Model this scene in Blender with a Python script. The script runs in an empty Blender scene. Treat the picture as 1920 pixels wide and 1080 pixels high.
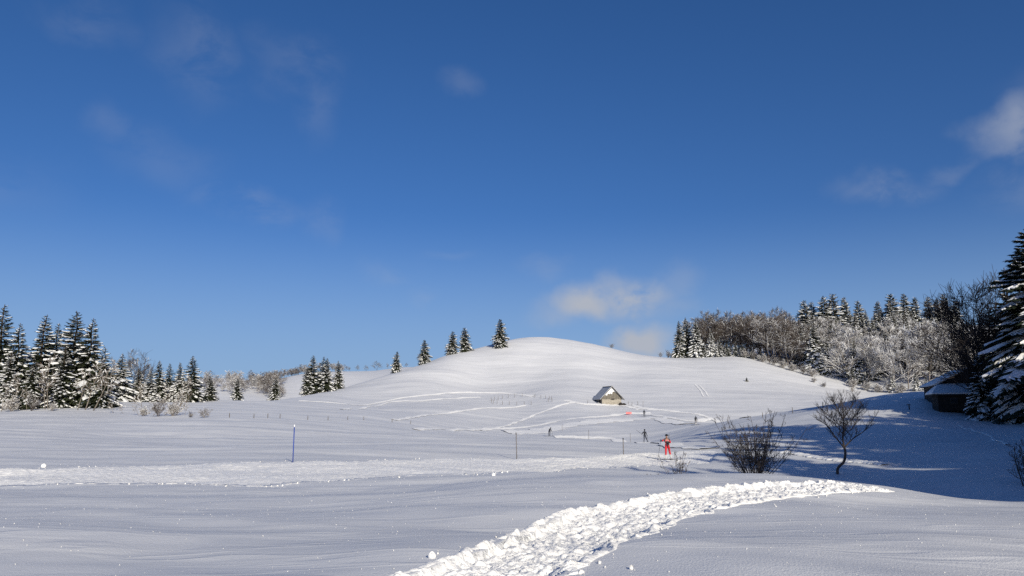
import bpy, bmesh, math, random
import numpy as np
from mathutils import Vector, Matrix
from mathutils.bvhtree import BVHTree

SC = bpy.context.scene
COL = SC.collection
R = math.radians

# ------------------------------------------------------------------ camera
FPX = 1450.0                 # focal length in photograph pixels (1920 wide)
HOR = 773.0                  # row of the true horizon in the photograph
PITCH = math.atan((HOR - 540.0) / FPX)
cam_d = bpy.data.cameras.new('camera')
cam_d.sensor_width = 36.0
cam_d.lens = 36.0 * FPX / 1920.0
cam_d.clip_start = 0.1
cam_d.clip_end = 12000
cam = bpy.data.objects.new('camera', cam_d)
COL.objects.link(cam)
cam.location = (0, 0, 0)
cam.rotation_euler = (math.pi / 2 + PITCH, 0, 0)
SC.camera = cam

# ------------------------------------------------------------------ light
SUN_AZ = R(20)               # the sun stands behind the camera, this far to its right
SUN_EL = R(22)
to_sun = Vector((math.sin(SUN_AZ) * math.cos(SUN_EL), -math.cos(SUN_AZ) * math.cos(SUN_EL), math.sin(SUN_EL)))
sun_d = bpy.data.lights.new('sun', 'SUN')
sun_d.energy = 4.7
sun_d.angle = R(0.5)
sun_d.color = (1.0, 0.93, 0.77)
sun = bpy.data.objects.new('sun', sun_d)
COL.objects.link(sun)
sun.rotation_euler = (-to_sun).to_track_quat('-Z', 'Y').to_euler()
sun.location = to_sun * 300

world = bpy.data.worlds.new('World')
SC.world = world
world.use_nodes = True
wt = world.node_tree
wt.nodes.clear()
SKY_STRENGTH = 0.102


def build_world():
    N, L = wt.nodes.new, wt.links.new
    out = N('ShaderNodeOutputWorld')
    bg = N('ShaderNodeBackground')
    bg.inputs['Strength'].default_value = SKY_STRENGTH
    sky = N('ShaderNodeTexSky')
    sky.sky_type = 'NISHITA'
    sky.sun_disc = False
    sky.sun_elevation = SUN_EL
    sky.sun_rotation = math.pi - SUN_AZ
    sky.altitude = 1100
    sky.air_density = 1.0
    sky.dust_density = 2.2
    sky.ozone_density = 4.0
    # the sky is read a little above the true direction, which leaves out the pale band at the horizon
    tc0 = N('ShaderNodeTexCoord')
    lift = N('ShaderNodeVectorMath'); lift.operation = 'MULTIPLY_ADD'
    lift.inputs[1].default_value = (1, 1, 0.95); lift.inputs[2].default_value = (0, 0, 0.085)
    L(tc0.outputs['Generated'], lift.inputs[0])
    L(lift.outputs[0], sky.inputs['Vector'])
    hs = N('ShaderNodeHueSaturation')
    hs.inputs['Saturation'].default_value = 1.2
    hs.inputs['Value'].default_value = 1.0
    L(sky.outputs[0], hs.inputs['Color'])
    tint = N('ShaderNodeMix'); tint.data_type = 'RGBA'; tint.blend_type = 'MULTIPLY'
    tint.inputs[0].default_value = 1.0
    tint.inputs[7].default_value = (1.0, 0.88, 1.0, 1)
    L(hs.outputs[0], tint.inputs[6])
    # pale air low over the horizon
    tc = N('ShaderNodeTexCoord')
    sz = N('ShaderNodeSeparateXYZ'); L(tc.outputs['Generated'], sz.inputs[0])
    hz = N('ShaderNodeMapRange'); hz.interpolation_type = 'SMOOTHSTEP'
    hz.inputs['From Min'].default_value = 0.26; hz.inputs['From Max'].default_value = 0.0
    hz.inputs['To Max'].default_value = 0.85
    L(sz.outputs['Z'], hz.inputs['Value'])
    hm = N('ShaderNodeMix'); hm.data_type = 'RGBA'
    hm.inputs[7].default_value = (0.27 / SKY_STRENGTH, 0.415 / SKY_STRENGTH, 0.61 / SKY_STRENGTH, 1)
    L(hz.outputs[0], hm.inputs[0]); L(tint.outputs[2], hm.inputs[6])
    # thin wisps of cloud, broken up by two noises
    mp = N('ShaderNodeMapping'); mp.inputs['Scale'].default_value = (5, 5, 7.5)
    L(tc.outputs['Generated'], mp.inputs[0])
    n1 = N('ShaderNodeTexNoise'); n1.inputs['Scale'].default_value = 2.6; n1.inputs['Detail'].default_value = 8
    n1.inputs['Roughness'].default_value = 0.6; n1.inputs['Distortion'].default_value = 0.35
    L(mp.outputs[0], n1.inputs['Vector'])
    warp = N('ShaderNodeTexNoise'); warp.inputs['Scale'].default_value = 11; warp.inputs['Detail'].default_value = 6
    L(tc.outputs['Generated'], warp.inputs['Vector'])
    wsub = N('ShaderNodeVectorMath'); wsub.operation = 'SUBTRACT'; wsub.inputs[1].default_value = (.5, .5, .5)
    L(warp.outputs['Color'], wsub.inputs[0])
    wsc = N('ShaderNodeVectorMath'); wsc.operation = 'SCALE'; wsc.inputs['Scale'].default_value = 0.085
    L(wsub.outputs[0], wsc.inputs[0])
    wad = N('ShaderNodeVectorMath'); wad.operation = 'ADD'
    L(tc.outputs['Generated'], wad.inputs[0]); L(wsc.outputs[0], wad.inputs[1])
    mx = None
    # the small clouds: direction (as photo pixel), half width and height in pixels, density
    puffs = [(1098, 565, 80, 34, 1.5), (1185, 553, 80, 42, 1.3), (1275, 530, 45, 40, .28), (1208, 634, 55, 36, 1.7),
             (1040, 585, 60, 30, .5), (1245, 575, 60, 30, .35),
             (1888, 250, 55, 55, .75), (1925, 250, 45, 50, .6), (1665, 352, 75, 30, .3), (1790, 315, 45, 18, .2), (1905, 360, 60, 50, .2),
             (865, 160, 40, 24, .28), (560, 125, 95, 50, .22), (605, 190, 40, 70, .25), (370, 90, 70, 85, .28),
             (470, 390, 100, 36, .42), (600, 420, 40, 50, .26), (310, 310, 90, 55, .2), (205, 250, 40, 45, .24),
             (175, 45, 80, 32, .22), (745, 505, 55, 30, .26), (805, 555, 34, 22, .3), (840, 468, 60, 14, .15),
             (-300, 300, 260, 90, .3), (-700, 420, 300, 80, .3), (2500, 380, 300, 90, .4), (2200, 120, 200, 70, .25), (1020, 500, 50, 26, .2),
             (480, 700, 300, 40, .0)]
    for (u, v, w, h, dn) in puffs:
        if u < 900: dn *= .62
        X, Z = (u - 960) / FPX, (540 - v) / FPX
        cp, sp = math.cos(PITCH), math.sin(PITCH)
        d = Vector((X, cp - Z * sp, sp + Z * cp)); k = d.length; d.normalize()
        s = N('ShaderNodeVectorMath'); s.operation = 'SUBTRACT'; s.inputs[1].default_value = d
        L(wad.outputs[0], s.inputs[0])
        m = N('ShaderNodeVectorMath'); m.operation = 'MULTIPLY'
        sx, sz = FPX * k / w, FPX * k / h
        m.inputs[1].default_value = (sx, sx * .4, sz)
        L(s.outputs[0], m.inputs[0])
        ln = N('ShaderNodeVectorMath'); ln.operation = 'LENGTH'
        L(m.outputs[0], ln.inputs[0])
        mr = N('ShaderNodeMapRange'); mr.interpolation_type = 'SMOOTHSTEP'
        mr.inputs['From Min'].default_value = 1.45; mr.inputs['From Max'].default_value = 0.0
        mr.inputs['To Max'].default_value = dn
        L(ln.outputs['Value'], mr.inputs['Value'])
        if mx is None:
            mx = mr.outputs[0]
        else:
            a = N('ShaderNodeMath'); a.operation = 'MAXIMUM'
            L(mx, a.inputs[0]); L(mr.outputs[0], a.inputs[1]); mx = a.outputs[0]
    cn = N('ShaderNodeMapRange'); cn.interpolation_type = 'SMOOTHSTEP'
    cn.inputs['From Min'].default_value = 0.30; cn.inputs['From Max'].default_value = 0.60
    L(n1.outputs['Fac'], cn.inputs['Value'])
    mm = N('ShaderNodeMath'); mm.operation = 'MULTIPLY'
    L(mx, mm.inputs[0]); L(cn.outputs[0], mm.inputs[1])
    ml = N('ShaderNodeMath'); ml.operation = 'MULTIPLY'; ml.inputs[1].default_value = 0.7; ml.use_clamp = True
    L(mm.outputs[0], ml.inputs[0])
    cl = N('ShaderNodeMix'); cl.data_type = 'RGBA'
    cl.inputs[7].default_value = (0.42 / SKY_STRENGTH, 0.455 / SKY_STRENGTH, 0.53 / SKY_STRENGTH, 1)
    L(ml.outputs[0], cl.inputs[0]); L(hm.outputs[2], cl.inputs[6])
    L(cl.outputs[2], bg.inputs['Color'])
    L(bg.outputs[0], out.inputs[0])


build_world()
world.cycles.sampling_method = 'MANUAL'
world.cycles.sample_map_resolution = 256
SC.view_settings.view_transform = 'Standard'
SC.view_settings.look = 'None'
SC.view_settings.gamma = 1
SC.view_settings.exposure = 0
SC.view_settings.use_curve_mapping = False
SC.render.engine = 'CYCLES'
SC.cycles.max_bounces = 6
SC.cycles.diffuse_bounces = 3
SC.cycles.use_denoising = False


# ------------------------------------------------------------------ helpers
def ray(u, v):
    X, Z = (u - 960) / FPX, (540 - v) / FPX
    cp, sp = math.cos(PITCH), math.sin(PITCH)
    return Vector((X, cp - Z * sp, sp + Z * cp))


def at(u, v, D):
    d = ray(u, v)
    return d * (D / d.y)


def mesh_from(name, verts, faces, mat=None, smooth=False):
    me = bpy.data.meshes.new(name)
    me.from_pydata([tuple(v) for v in verts], [], faces)
    if mat:
        for m in (mat if isinstance(mat, (list, tuple)) else [mat]):
            me.materials.append(m)
    if smooth:
        me.polygons.foreach_set('use_smooth', [True] * len(me.polygons))
    me.update()
    return me


def link(name, data, parent=None, loc=None):
    o = bpy.data.objects.new(name, data)
    COL.objects.link(o)
    if parent:
        o.parent = parent
    if loc is not None:
        o.location = loc
    return o


def tag(o, label=None, cat=None, group=None, kind=None):
    if label: o['label'] = label
    if cat: o['category'] = cat
    if group: o['group'] = group
    if kind: o['kind'] = kind
    return o


def copy_tree(o, parent=None):
    c = o.copy()
    COL.objects.link(c)
    if parent:
        c.parent = parent
    for ch in o.children:
        copy_tree(ch, c)
    return c


class MB:
    """collects triangles and quads of one mesh"""
    def __init__(s):
        s.v, s.f, s.mi = [], [], []

    def quad(s, a, b, c, d, mi=0):
        i = len(s.v); s.v += [a, b, c, d]; s.f.append((i, i + 1, i + 2, i + 3)); s.mi.append(mi)

    def tri(s, a, b, c, mi=0):
        i = len(s.v); s.v += [a, b, c]; s.f.append((i, i + 1, i + 2)); s.mi.append(mi)

    def tube(s, pts, rad, n=6, cap=True, mi=0):
        """a tapered tube through pts"""
        base = len(s.v); k = len(pts)
        for i, p in enumerate(pts):
            a = pts[max(0, i - 1)]; b = pts[min(k - 1, i + 1)]
            t = (b - a)
            if t.length < 1e-9: t = Vector((0, 0, 1))
            t.normalize()
            ref = Vector((1, 0, 0)) if abs(t.x) < .8 else Vector((0, 1, 0))
            x = t.cross(ref).normalized(); y = t.cross(x)
            r = rad[i] if isinstance(rad, (list, tuple)) else rad
            for j in range(n):
                an = 2 * math.pi * j / n
                s.v.append(p + x * (math.cos(an) * r) + y * (math.sin(an) * r))
        for i in range(k - 1):
            for j in range(n):
                j2 = (j + 1) % n
                s.f.append((base + i * n + j, base + i * n + j2, base + (i + 1) * n + j2, base + (i + 1) * n + j)); s.mi.append(mi)
        if cap:
            s.f.append(tuple(base + j for j in range(n - 1, -1, -1))); s.mi.append(mi)
            s.f.append(tuple(base + (k - 1) * n + j for j in range(n))); s.mi.append(mi)

    def box(s, c, size, rot=None, mi=0, taper=1.0):
        hx, hy, hz = size[0] / 2, size[1] / 2, size[2] / 2
        P = []
        for z in (-1, 1):
            t = taper if z > 0 else 1
            for (x, y) in ((-1, -1), (1, -1), (1, 1), (-1, 1)):
                p = Vector((x * hx * t, y * hy * t, z * hz))
                if rot: p = rot @ p
                P.append(p + Vector(c))
        i = len(s.v); s.v += P
        for f in ((3, 2, 1, 0), (4, 5, 6, 7), (0, 1, 5, 4), (1, 2, 6, 5), (2, 3, 7, 6), (3, 0, 4, 7)):
            s.f.append(tuple(i + q for q in f)); s.mi.append(mi)

    def mesh(s, name, mat, smooth=False):
        me = mesh_from(name, s.v, s.f, mat, smooth)
        if any(s.mi):
            me.polygons.foreach_set('material_index', s.mi)
        return me

    def build(s, name, mat, parent=None, smooth=False):
        return link(name, s.mesh(name, mat, smooth), parent)


# hash / gradient noise in numpy
def _hash(ix, iy, seed):
    h = (ix.astype(np.int64) * 374761393 + iy.astype(np.int64) * 668265263 + seed * 974634777) & 0x7fffffff
    h = ((h ^ (h >> 13)) * 1274126177) & 0x7fffffff
    return ((h ^ (h >> 16)) & 0xffff) / 65535.0


def vnoise(x, y, seed=0):
    x = np.asarray(x, float); y = np.asarray(y, float)
    ix = np.floor(x); iy = np.floor(y); fx = x - ix; fy = y - iy
    fx = fx * fx * fx * (fx * (fx * 6 - 15) + 10); fy = fy * fy * fy * (fy * (fy * 6 - 15) + 10)
    a = _hash(ix, iy, seed); b = _hash(ix + 1, iy, seed); c = _hash(ix, iy + 1, seed); d = _hash(ix + 1, iy + 1, seed)
    return (a * (1 - fx) + b * fx) * (1 - fy) + (c * (1 - fx) + d * fx) * fy - 0.5


def fbm(x, y, seed=0, octv=4, gain=.5):
    s = 0; a = 1.0
    for o in range(octv):
        s = s + a * vnoise(x * 2 ** o + 17.3 * o, y * 2 ** o - 9.1 * o, seed + o)
        a *= gain
    return s


def worley(x, y, seed=0):
    """distance to the nearest and second nearest feature point, and that cell's random value"""
    ix = np.floor(x); iy = np.floor(y)
    d1 = np.full(x.shape, 9.0); d2 = np.full(x.shape, 9.0); val = np.zeros(x.shape)
    for ox in (-1, 0, 1):
        for oy in (-1, 0, 1):
            cx, cy = ix + ox, iy + oy
            px = cx + _hash(cx, cy, seed); py = cy + _hash(cx, cy, seed + 7)
            d = np.hypot(px - x, py - y)
            v = _hash(cx, cy, seed + 13)
            near = d < d1
            d2 = np.where(near, d1, np.minimum(d2, d)); val = np.where(near, v, val); d1 = np.where(near, d, d1)
    return d1, d2, val


# ------------------------------------------------------------------ materials
def new_mat(name):
    m = bpy.data.materials.new(name)
    m.use_nodes = True
    b = m.node_tree.nodes['Principled BSDF']
    return m, m.node_tree.nodes.new, m.node_tree.links.new, b


def plain(name, col, rough=.7, var=.25, scale=6.0, bump=0.0, metal=0.0):
    """base colour broken up by noise"""
    m, N, L, b = new_mat(name)
    tc = N('ShaderNodeTexCoord')
    n = N('ShaderNodeTexNoise'); n.inputs['Scale'].default_value = scale; n.inputs['Detail'].default_value = 5
    L(tc.outputs['Object'], n.inputs['Vector'])
    r = N('ShaderNodeValToRGB')
    e = r.color_ramp.elements
    e[0].position = .3; e[1].position = .7
    e[0].color = tuple(c * (1 - var) for c in col) + (1,)
    e[1].color = tuple(min(1, c * (1 + var)) for c in col) + (1,)
    L(n.outputs['Fac'], r.inputs['Fac'])
    L(r.outputs['Color'], b.inputs['Base Color'])
    b.inputs['Roughness'].default_value = rough
    b.inputs['Metallic'].default_value = metal
    b.inputs['Specular IOR Level'].default_value = .25
    if bump:
        bp = N('ShaderNodeBump'); bp.inputs['Strength'].default_value = bump; bp.inputs['Distance'].default_value = .02
        L(n.outputs['Fac'], bp.inputs['Height']); L(bp.outputs[0], b.inputs['Normal'])
    return m


def snow_mat(name, col=(.72, .725, .74), kind='field'):
    m, N, L, b = new_mat(name)
    tc = N('ShaderNodeTexCoord')
    b.inputs['Roughness'].default_value = .55
    b.inputs['Specular IOR Level'].default_value = .2

    def noise(scale, detail, vec=(1, 1, 1), rough=.55, rot=0.0):
        mp = N('ShaderNodeMapping'); mp.inputs['Scale'].default_value = vec; mp.inputs['Rotation'].default_value = (0, 0, rot)
        L(tc.outputs['Object'], mp.inputs[0])
        n = N('ShaderNodeTexNoise'); n.inputs['Scale'].default_value = scale; n.inputs['Detail'].default_value = detail
        n.inputs['Roughness'].default_value = rough
        L(mp.outputs[0], n.inputs['Vector'])
        return n

    def bump(h, strength, dist, prev=None):
        bp = N('ShaderNodeBump'); bp.inputs['Strength'].default_value = strength; bp.inputs['Distance'].default_value = dist
        L(h, bp.inputs['Height'])
        if prev: L(prev, bp.inputs['Normal'])
        return bp.outputs[0]
    # old wind crust and fresh powder differ a little in whiteness
    n0 = noise(.35, 3, (.35, 1.3, 1), .6)
    r = N('ShaderNodeValToRGB'); e = r.color_ramp.elements
    e[0].position = .36; e[1].position = .66
    lo, hi = ((.93, .99) if kind == 'field' else (.95, 1.0))
    e[0].color = tuple(c * lo for c in col) + (1,); e[1].color = tuple(min(.95, c * hi) for c in col) + (1,)
    L(n0.outputs['Fac'], r.inputs['Fac']); L(r.outputs[0], b.inputs['Base Color'])
    if kind == 'field':
        s1 = noise(.16, 2, (.30, 1.6, 1), .6, R(-4))          # long wind ridges
        s2 = noise(1.1, 3, (.28, 1.9, 1), .6, R(5))           # small ripples
        s3 = noise(38, 1, (1, 1, 1), .7)                      # grain
        s4 = noise(9, 3, (.5, 1.7, 1), .65, R(8))             # fine wind scour
        s5 = noise(.055, 2, (.55, 2.4, 1), .5, R(14))        # ridges seen across the hill
        s6 = noise(.42, 3, (.4, 1.7, 1), .55, R(5))          # sparse sharp-edged scour lines
        rp6 = N('ShaderNodeValToRGB'); e6 = rp6.color_ramp.elements
        e6[0].position = .50; e6[0].color = (0, 0, 0, 1); e6[1].position = .60; e6[1].color = (0, 0, 0, 1)
        q6 = e6.new(.535); q6.color = (1, 1, 1, 1)
        L(s6.outputs['Fac'], rp6.inputs['Fac'])
        w = bump(rp6.outputs['Color'], .16, .06)
        w = bump(s5.outputs['Fac'], .45, 1.1, w)
        w = bump(s1.outputs['Fac'], .22, .42, w)
        w = bump(s2.outputs['Fac'], .06, .06, w)
        w = bump(s4.outputs['Fac'], .22, .02, w)
        w = bump(s3.outputs['Fac'], .5, .015, w)
        L(w, b.inputs['Normal'])
    elif kind == 'rough':
        s2 = noise(6, 6, (1, 1, 1), .7)
        s3 = noise(34, 4, (1, 1, 1), .7)
        w = bump(s2.outputs['Fac'], .5, .06)
        w = bump(s3.outputs['Fac'], .5, .015, w)
        L(w, b.inputs['Normal'])
    elif kind == 'tree':
        s2 = noise(5, 4)
        L(bump(s2.outputs['Fac'], .6, .12), b.inputs['Normal'])
    return m


M = {}
M['snow'] = snow_mat('snow_field')
M['snow_rough'] = snow_mat('snow_trodden', (.93, .92, .90), 'rough')
M['snow_tree'] = snow_mat('snow_on_branches', (.86, .86, .86), 'tree')
M['needles'] = plain('spruce_needles', (.032, .038, .019), .7, .5, .9)
M['needles_dark'] = plain('dark_spruce_needles', (.018, .026, .015), .7, .4, 1.2)  # darker needle colour for the spruces at the right edge
M['bark'] = plain('bark', (.075, .056, .042), .85, .35, 3)
M['twig_brown'] = plain('beech_twigs', (.098, .080, .070), .85, .3, .5)
M['twig_dark'] = plain('dark_twigs', (.035, .028, .026), .85, .3, 1.5)
M['twig_grey'] = plain('grey_twigs', (.22, .19, .165), .85, .3, 1.0)
M['frost'] = plain('frosted_twigs', (.82, .82, .82), .7, .18, 1.0)
M['birch'] = plain('birch_bark', (.20, .17, .14), .8, .35, 4)

# ------------------------------------------------------------------ terrain
# measured ground points: photograph column, row and estimated distance ahead of the camera
GP = [
    # foreground shelf
    (0, 1080, 8.2), (480, 1080, 8.0), (960, 1080, 7.8), (1440, 1075, 7.9), (1920, 1070, 8.2),
    (0, 980, 13.2), (500, 980, 13), (1000, 980, 13), (1450, 980, 12.6), (1900, 985, 13),
    (0, 912, 25), (300, 909, 25.5), (480, 911, 25), (700, 897, 28), (950, 886, 31), (1150, 890, 29), (1300, 893, 27), (1450, 897, 26), (1600, 908, 24.5), (1700, 921, 23.5), (1800, 935, 21.5), (1920, 942, 20.5),
    # the field beyond it, falling to the hollow on the right
    (0, 879, 34), (280, 874, 36), (549, 868, 38), (760, 864, 43), (969, 862, 51), (1150, 856, 60), (1255, 864, 59), (1330, 868, 56), (1440, 886, 48), (1572, 888, 47), (1700, 893, 44), (1850, 900, 40), (1920, 903, 39),
    (1700, 850, 58), (1900, 860, 50), (1560, 840, 66), (1430, 826, 80), (1300, 832, 88),
    (0, 812, 75), (300, 812, 80), (600, 815, 85), (850, 820, 95), (1030, 817, 160), (1100, 828, 120), (1209, 830, 140), (1305, 796, 166),
    (0, 772, 128), (120, 768, 132), (220, 772, 128), (300, 782, 112), (400, 785, 106), (520, 781, 125), (680, 782, 150), (850, 800, 165),
    (300, 752, 185), (420, 752, 200), (520, 752, 212), (640, 758, 215), (760, 765, 215), (900, 768, 222), (1000, 775, 222),
    (1208, 780, 212), (1100, 790, 190), (1145, 757, 240), (1000, 752, 245), (900, 756, 240), (1300, 772, 222), (1400, 765, 230),
    # the white hill
    (560, 748, 262), (650, 727, 282), (740, 698, 302), (800, 680, 314), (860, 661, 325), (938, 643, 336), (1020, 633, 345), (1100, 643, 348), (1150, 654, 350), (1230, 669, 352), (1320, 670, 350), (1390, 670, 346),
    (700, 745, 250), (850, 715, 280), (900, 690, 300), (1020, 690, 300), (1020, 725, 268), (1150, 700, 298), (1150, 730, 266), (1280, 700, 300), (1300, 740, 258), (1400, 715, 290), (1400, 745, 252), (1450, 687, 330), (1550, 716, 312), (1640, 738, 295),
    (1500, 740, 262), (1600, 750, 250),
    # shadowed slope on the right with its edge
    (1380, 788, 152), (1486, 771, 146), (1560, 757, 142), (1640, 743, 138), (1740, 738, 134),
    (1500, 800, 105), (1620, 790, 100), (1760, 768, 112), (1900, 794, 94), (1700, 800, 88), (1820, 815, 76), (1920, 820, 70),
]
WP = []                      # world points: x, y, z
for (u, v, D) in GP:
    WP.append(tuple(at(u, v, D)))
for (u, D, z) in [(1150, 36, -3.1), (1300, 36, -3.45), (1450, 34, -3.6), (1600, 33, -3.75), (1750, 31, -3.8), (1920, 29, -3.7), (1240, 44, -3.5), (1400, 42, -3.75), (1500, 40, -3.85)]:
    X = (u - 960) / FPX
    WP.append((X * D, D, z))
# points nobody sees: the back of the hill, the wood's slope, far ridges, round the camera
for (u, D, z) in [(620, 340, 2), (740, 360, 9), (860, 380, 14), (940, 400, 20), (1020, 410, 22), (1150, 415, 18), (1230, 410, 19), (1300, 385, 26.5), (1300, 440, 27),
                  (1400, 385, 28), (1400, 450, 34), (1480, 360, 24), (1480, 410, 33), (1560, 345, 21), (1560, 410, 38), (1660, 330, 17), (1660, 400, 40), (1760, 330, 20), (1760, 400, 42), (1860, 330, 24), (1900, 400, 44),
                  (1500, 500, 44), (1700, 520, 52), (1900, 520, 54),
                  (1480, 190, -3), (1600, 200, 0), (1740, 200, 3), (1860, 230, 9), (1900, 140, 3.5), (1380, 185, -4),
                  (0, 190, 3.0), (150, 220, 3.5), (300, 260, 1), (420, 280, -3), (520, 300, -3), (0, 300, 2), (-300, 250, 4), (-300, 120, 0),
                  (200, 450, -4), (400, 450, -6), (560, 480, -4), (700, 480, -2), (900, 560, 6), (1100, 560, 10)]:
    X = (u - 960) / FPX
    WP.append((X * D, D, z))
for (u, v, D) in [(330, 715, 760), (430, 711, 760), (484, 720, 740), (560, 703, 800), (640, 696, 820), (700, 695, 830), (770, 690, 840), (500, 752, 620), (560, 752, 640), (420, 752, 600), (680, 740, 660),
                  (200, 720, 800), (0, 715, 800), (-300, 710, 820), (900, 690, 860), (1200, 690, 900), (1500, 640, 800)]:
    WP.append(tuple(at(u, v, D)))
for (u, v, D) in [(330, 735, 1000), (430, 735, 1000), (560, 735, 1000), (700, 730, 1000), (0, 735, 1000), (840, 730, 1000), (-300, 735, 1000), (1000, 725, 1050)]:
    WP.append(tuple(at(u, v, D)))
for a in range(0, 360, 30):
    for rr, z in ((1500, 42), (3000, 30)):
        WP.append((rr * math.sin(R(a)), rr * math.cos(R(a)), z))
for (x, y, z) in [(0, 0, -1.6), (0, 3, -1.6), (4, 1, -1.6), (-4, 1, -1.62), (0, -6, -1.5), (20, -10, -1.2), (-20, -10, -1.8), (0, -40, -.5), (-50, -40, -1), (40, -40, 1),
                  (30, 0, -1.5), (45, 15, -1.5), (60, 30, -.5), (80, 0, 3), (80, 60, 3), (100, 110, 8), (120, 40, 9), (-60, 20, -2.2), (-90, 60, -1.5), (-150, 40, 0), (0, -150, 6), (-150, -150, 8), (150, -100, 16), (200, 100, 18),
                  (300, 250, 34), (260, 330, 42), (350, 0, 34), (-300, 0, 10), (-300, 150, 8), (0, -400, 22), (-400, 300, 16)]:
    WP.append((x, y, z))
WP = np.array(WP)


def qmap(x, y):
    r = np.hypot(x, y)
    k = np.log1p(r / 12.0) / np.maximum(r, 1e-6)
    return x * k, y * k


class Terrain:
    def __init__(s, P):
        s.qx, s.qy = qmap(P[:, 0], P[:, 1])
        n = len(P)
        # heights are fitted scaled down with distance, so a far hill does not ring into the foreground
        s.w = 1.0
        d = np.hypot(s.qx[:, None] - s.qx, s.qy[:, None] - s.qy)
        K = s.k(d) - np.eye(n) * 2e-5
        A = np.zeros((n + 3, n + 3)); A[:n, :n] = K
        A[:n, n] = A[n, :n] = 1; A[:n, n + 1] = A[n + 1, :n] = s.qx; A[:n, n + 2] = A[n + 2, :n] = s.qy
        b = np.zeros(n + 3); b[:n] = P[:, 2] / s.amp(P[:, 0], P[:, 1])
        s.c = np.linalg.solve(A, b)

    @staticmethod
    def amp(x, y):
        return 2.0 + np.hypot(x, y) * .06

    @staticmethod
    def k(d):
        return d                      # 2-D linear (biharmonic-like in 3-D) kernel, gently smoothed below

    def smooth(s, x, y):
        x = np.atleast_1d(np.asarray(x, float)); y = np.atleast_1d(np.asarray(y, float))
        out = np.empty(x.shape)
        n = len(s.qx)
        for i in range(0, len(x), 40000):
            sl = slice(i, i + 40000)
            qx, qy = qmap(x[sl], y[sl])
            d = np.sqrt((qx[:, None] - s.qx) ** 2 + (qy[:, None] - s.qy) ** 2 + EPS2)
            out[sl] = (d @ s.c[:n] + s.c[n] + s.c[n + 1] * qx + s.c[n + 2] * qy) * s.amp(x[sl], y[sl])
        return out


EPS2 = 0.22 ** 2
Terrain.k = staticmethod(lambda d: np.sqrt(d * d + EPS2))
T = Terrain(WP)


def detail(x, y):
    """wind-packed relief: soft hollows near the camera, long low ridges across the hill"""
    r = np.hypot(x, y)
    near = np.clip((70 - r) / 50, 0, 1)
    z = near * (.17 * fbm(x * .25, y * .33, 3, 3, .36) + .085 * fbm(x * .5 + .2 * y, y * .62, 57, 2, .4) + .006 * fbm(x * 1.6 + y * .7, y * 1.9, 9, 2) + .006 * np.clip(fbm(x * .3, y * .3, 14, 2) * 5 - .4, 0, 1) * vnoise(x * .7 + y * .6, y * 6.0, 15))
    mid = np.clip((r - 25) / 40, 0, 1)
    z = z + mid * (.5 * fbm(x * .035, y * .09, 21, 4) + .16 * fbm(x * .16 + y * .05, y * .5, 33, 3))
    return z


def hgt(x, y):
    x = np.atleast_1d(np.asarray(x, float)); y = np.atleast_1d(np.asarray(y, float))
    return T.smooth(x, y) + detail(x, y)


def gz(x, y):
    return float(hgt([x], [y])[0])


# polar tessellation, finest where the photograph looks
radii = [0.0]
r_ = .8
while r_ < 3000:
    radii.append(r_)
    r_ *= (1.12 if r_ < 4.5 else 1.0105 if r_ < 450 else 1.03)
radii = np.array(radii[1:])
angs = np.concatenate([np.arange(-46, 46, .19), np.arange(46, 314, 3.0)])
RR, AA = np.meshgrid(radii, np.radians(angs), indexing='ij')
TX, TY = (RR * np.sin(AA)), (RR * np.cos(AA))
nr, na = TX.shape
TZ = hgt(TX.ravel(), TY.ravel()).reshape(nr, na)
ii, jj = np.meshgrid(np.arange(nr - 1), np.arange(na), indexing='ij')
j2 = (jj + 1) % na
QUADS = np.stack([ii * na + jj, (ii + 1) * na + jj, (ii + 1) * na + j2, ii * na + j2], -1).reshape(-1, 4)
# orientation: with angle measured from +Y clockwise the face must wind the other way round to look up
QUADS = QUADS[:, ::-1].copy()

front = QUADS[((jj.ravel() < int(92 / .19)) & (ii.ravel() > 8))]
PV = np.stack([TX.ravel(), TY.ravel(), TZ.ravel()], 1)
BV = BVHTree.FromPolygons(PV.tolist(), front.tolist(), all_triangles=False)


def hit(u, v):
    """ground point seen at this place of the photograph"""
    d = ray(u, v).normalized()
    for k in range(12):
        p, n, i, dist = BV.ray_cast(Vector((0, 0, 0)), d, 2000)
        if p: return p
        v += 1.0; d = ray(u, v).normalized()
    return None


def drop(x, y):
    p, n, i, dist = BV.ray_cast(Vector((x, y, 200)), Vector((0, 0, -1)), 400)
    return p.z if p else gz(x, y)


# -- trodden strips are set into the ground: the terrain is lowered under them
def resample(pts, step):
    out = [pts[0]]
    for a, b in zip(pts, pts[1:]):
        n = max(1, int((b - a).length / step))
        for k in range(1, n + 1):
            out.append(a.lerp(b, k / n))
    return out


def spline(pts, n):
    """Catmull-Rom through the points, n samples"""
    P = [pts[0] * 2 - pts[1]] + list(pts) + [pts[-1] * 2 - pts[-2]]
    res = []
    seg = len(pts) - 1
    for i in range(n):
        t = i / (n - 1) * seg; k = min(int(t), seg - 1); t -= k
        a, b, c, d = P[k], P[k + 1], P[k + 2], P[k + 3]
        res.append(0.5 * ((2 * b) + (c - a) * t + (2 * a - 5 * b + 4 * c - d) * t * t + (3 * b - a - 3 * c + d) * t ** 3))
    return res


def strip_edges(eu, ed, n):
    A = [hit(*p) for p in eu]; B = [hit(*p) for p in ed]
    A = [Vector((p.x, p.y, 0)) for p in A if p]; B = [Vector((p.x, p.y, 0)) for p in B if p]
    return spline(A, n), spline(B, n)


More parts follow.
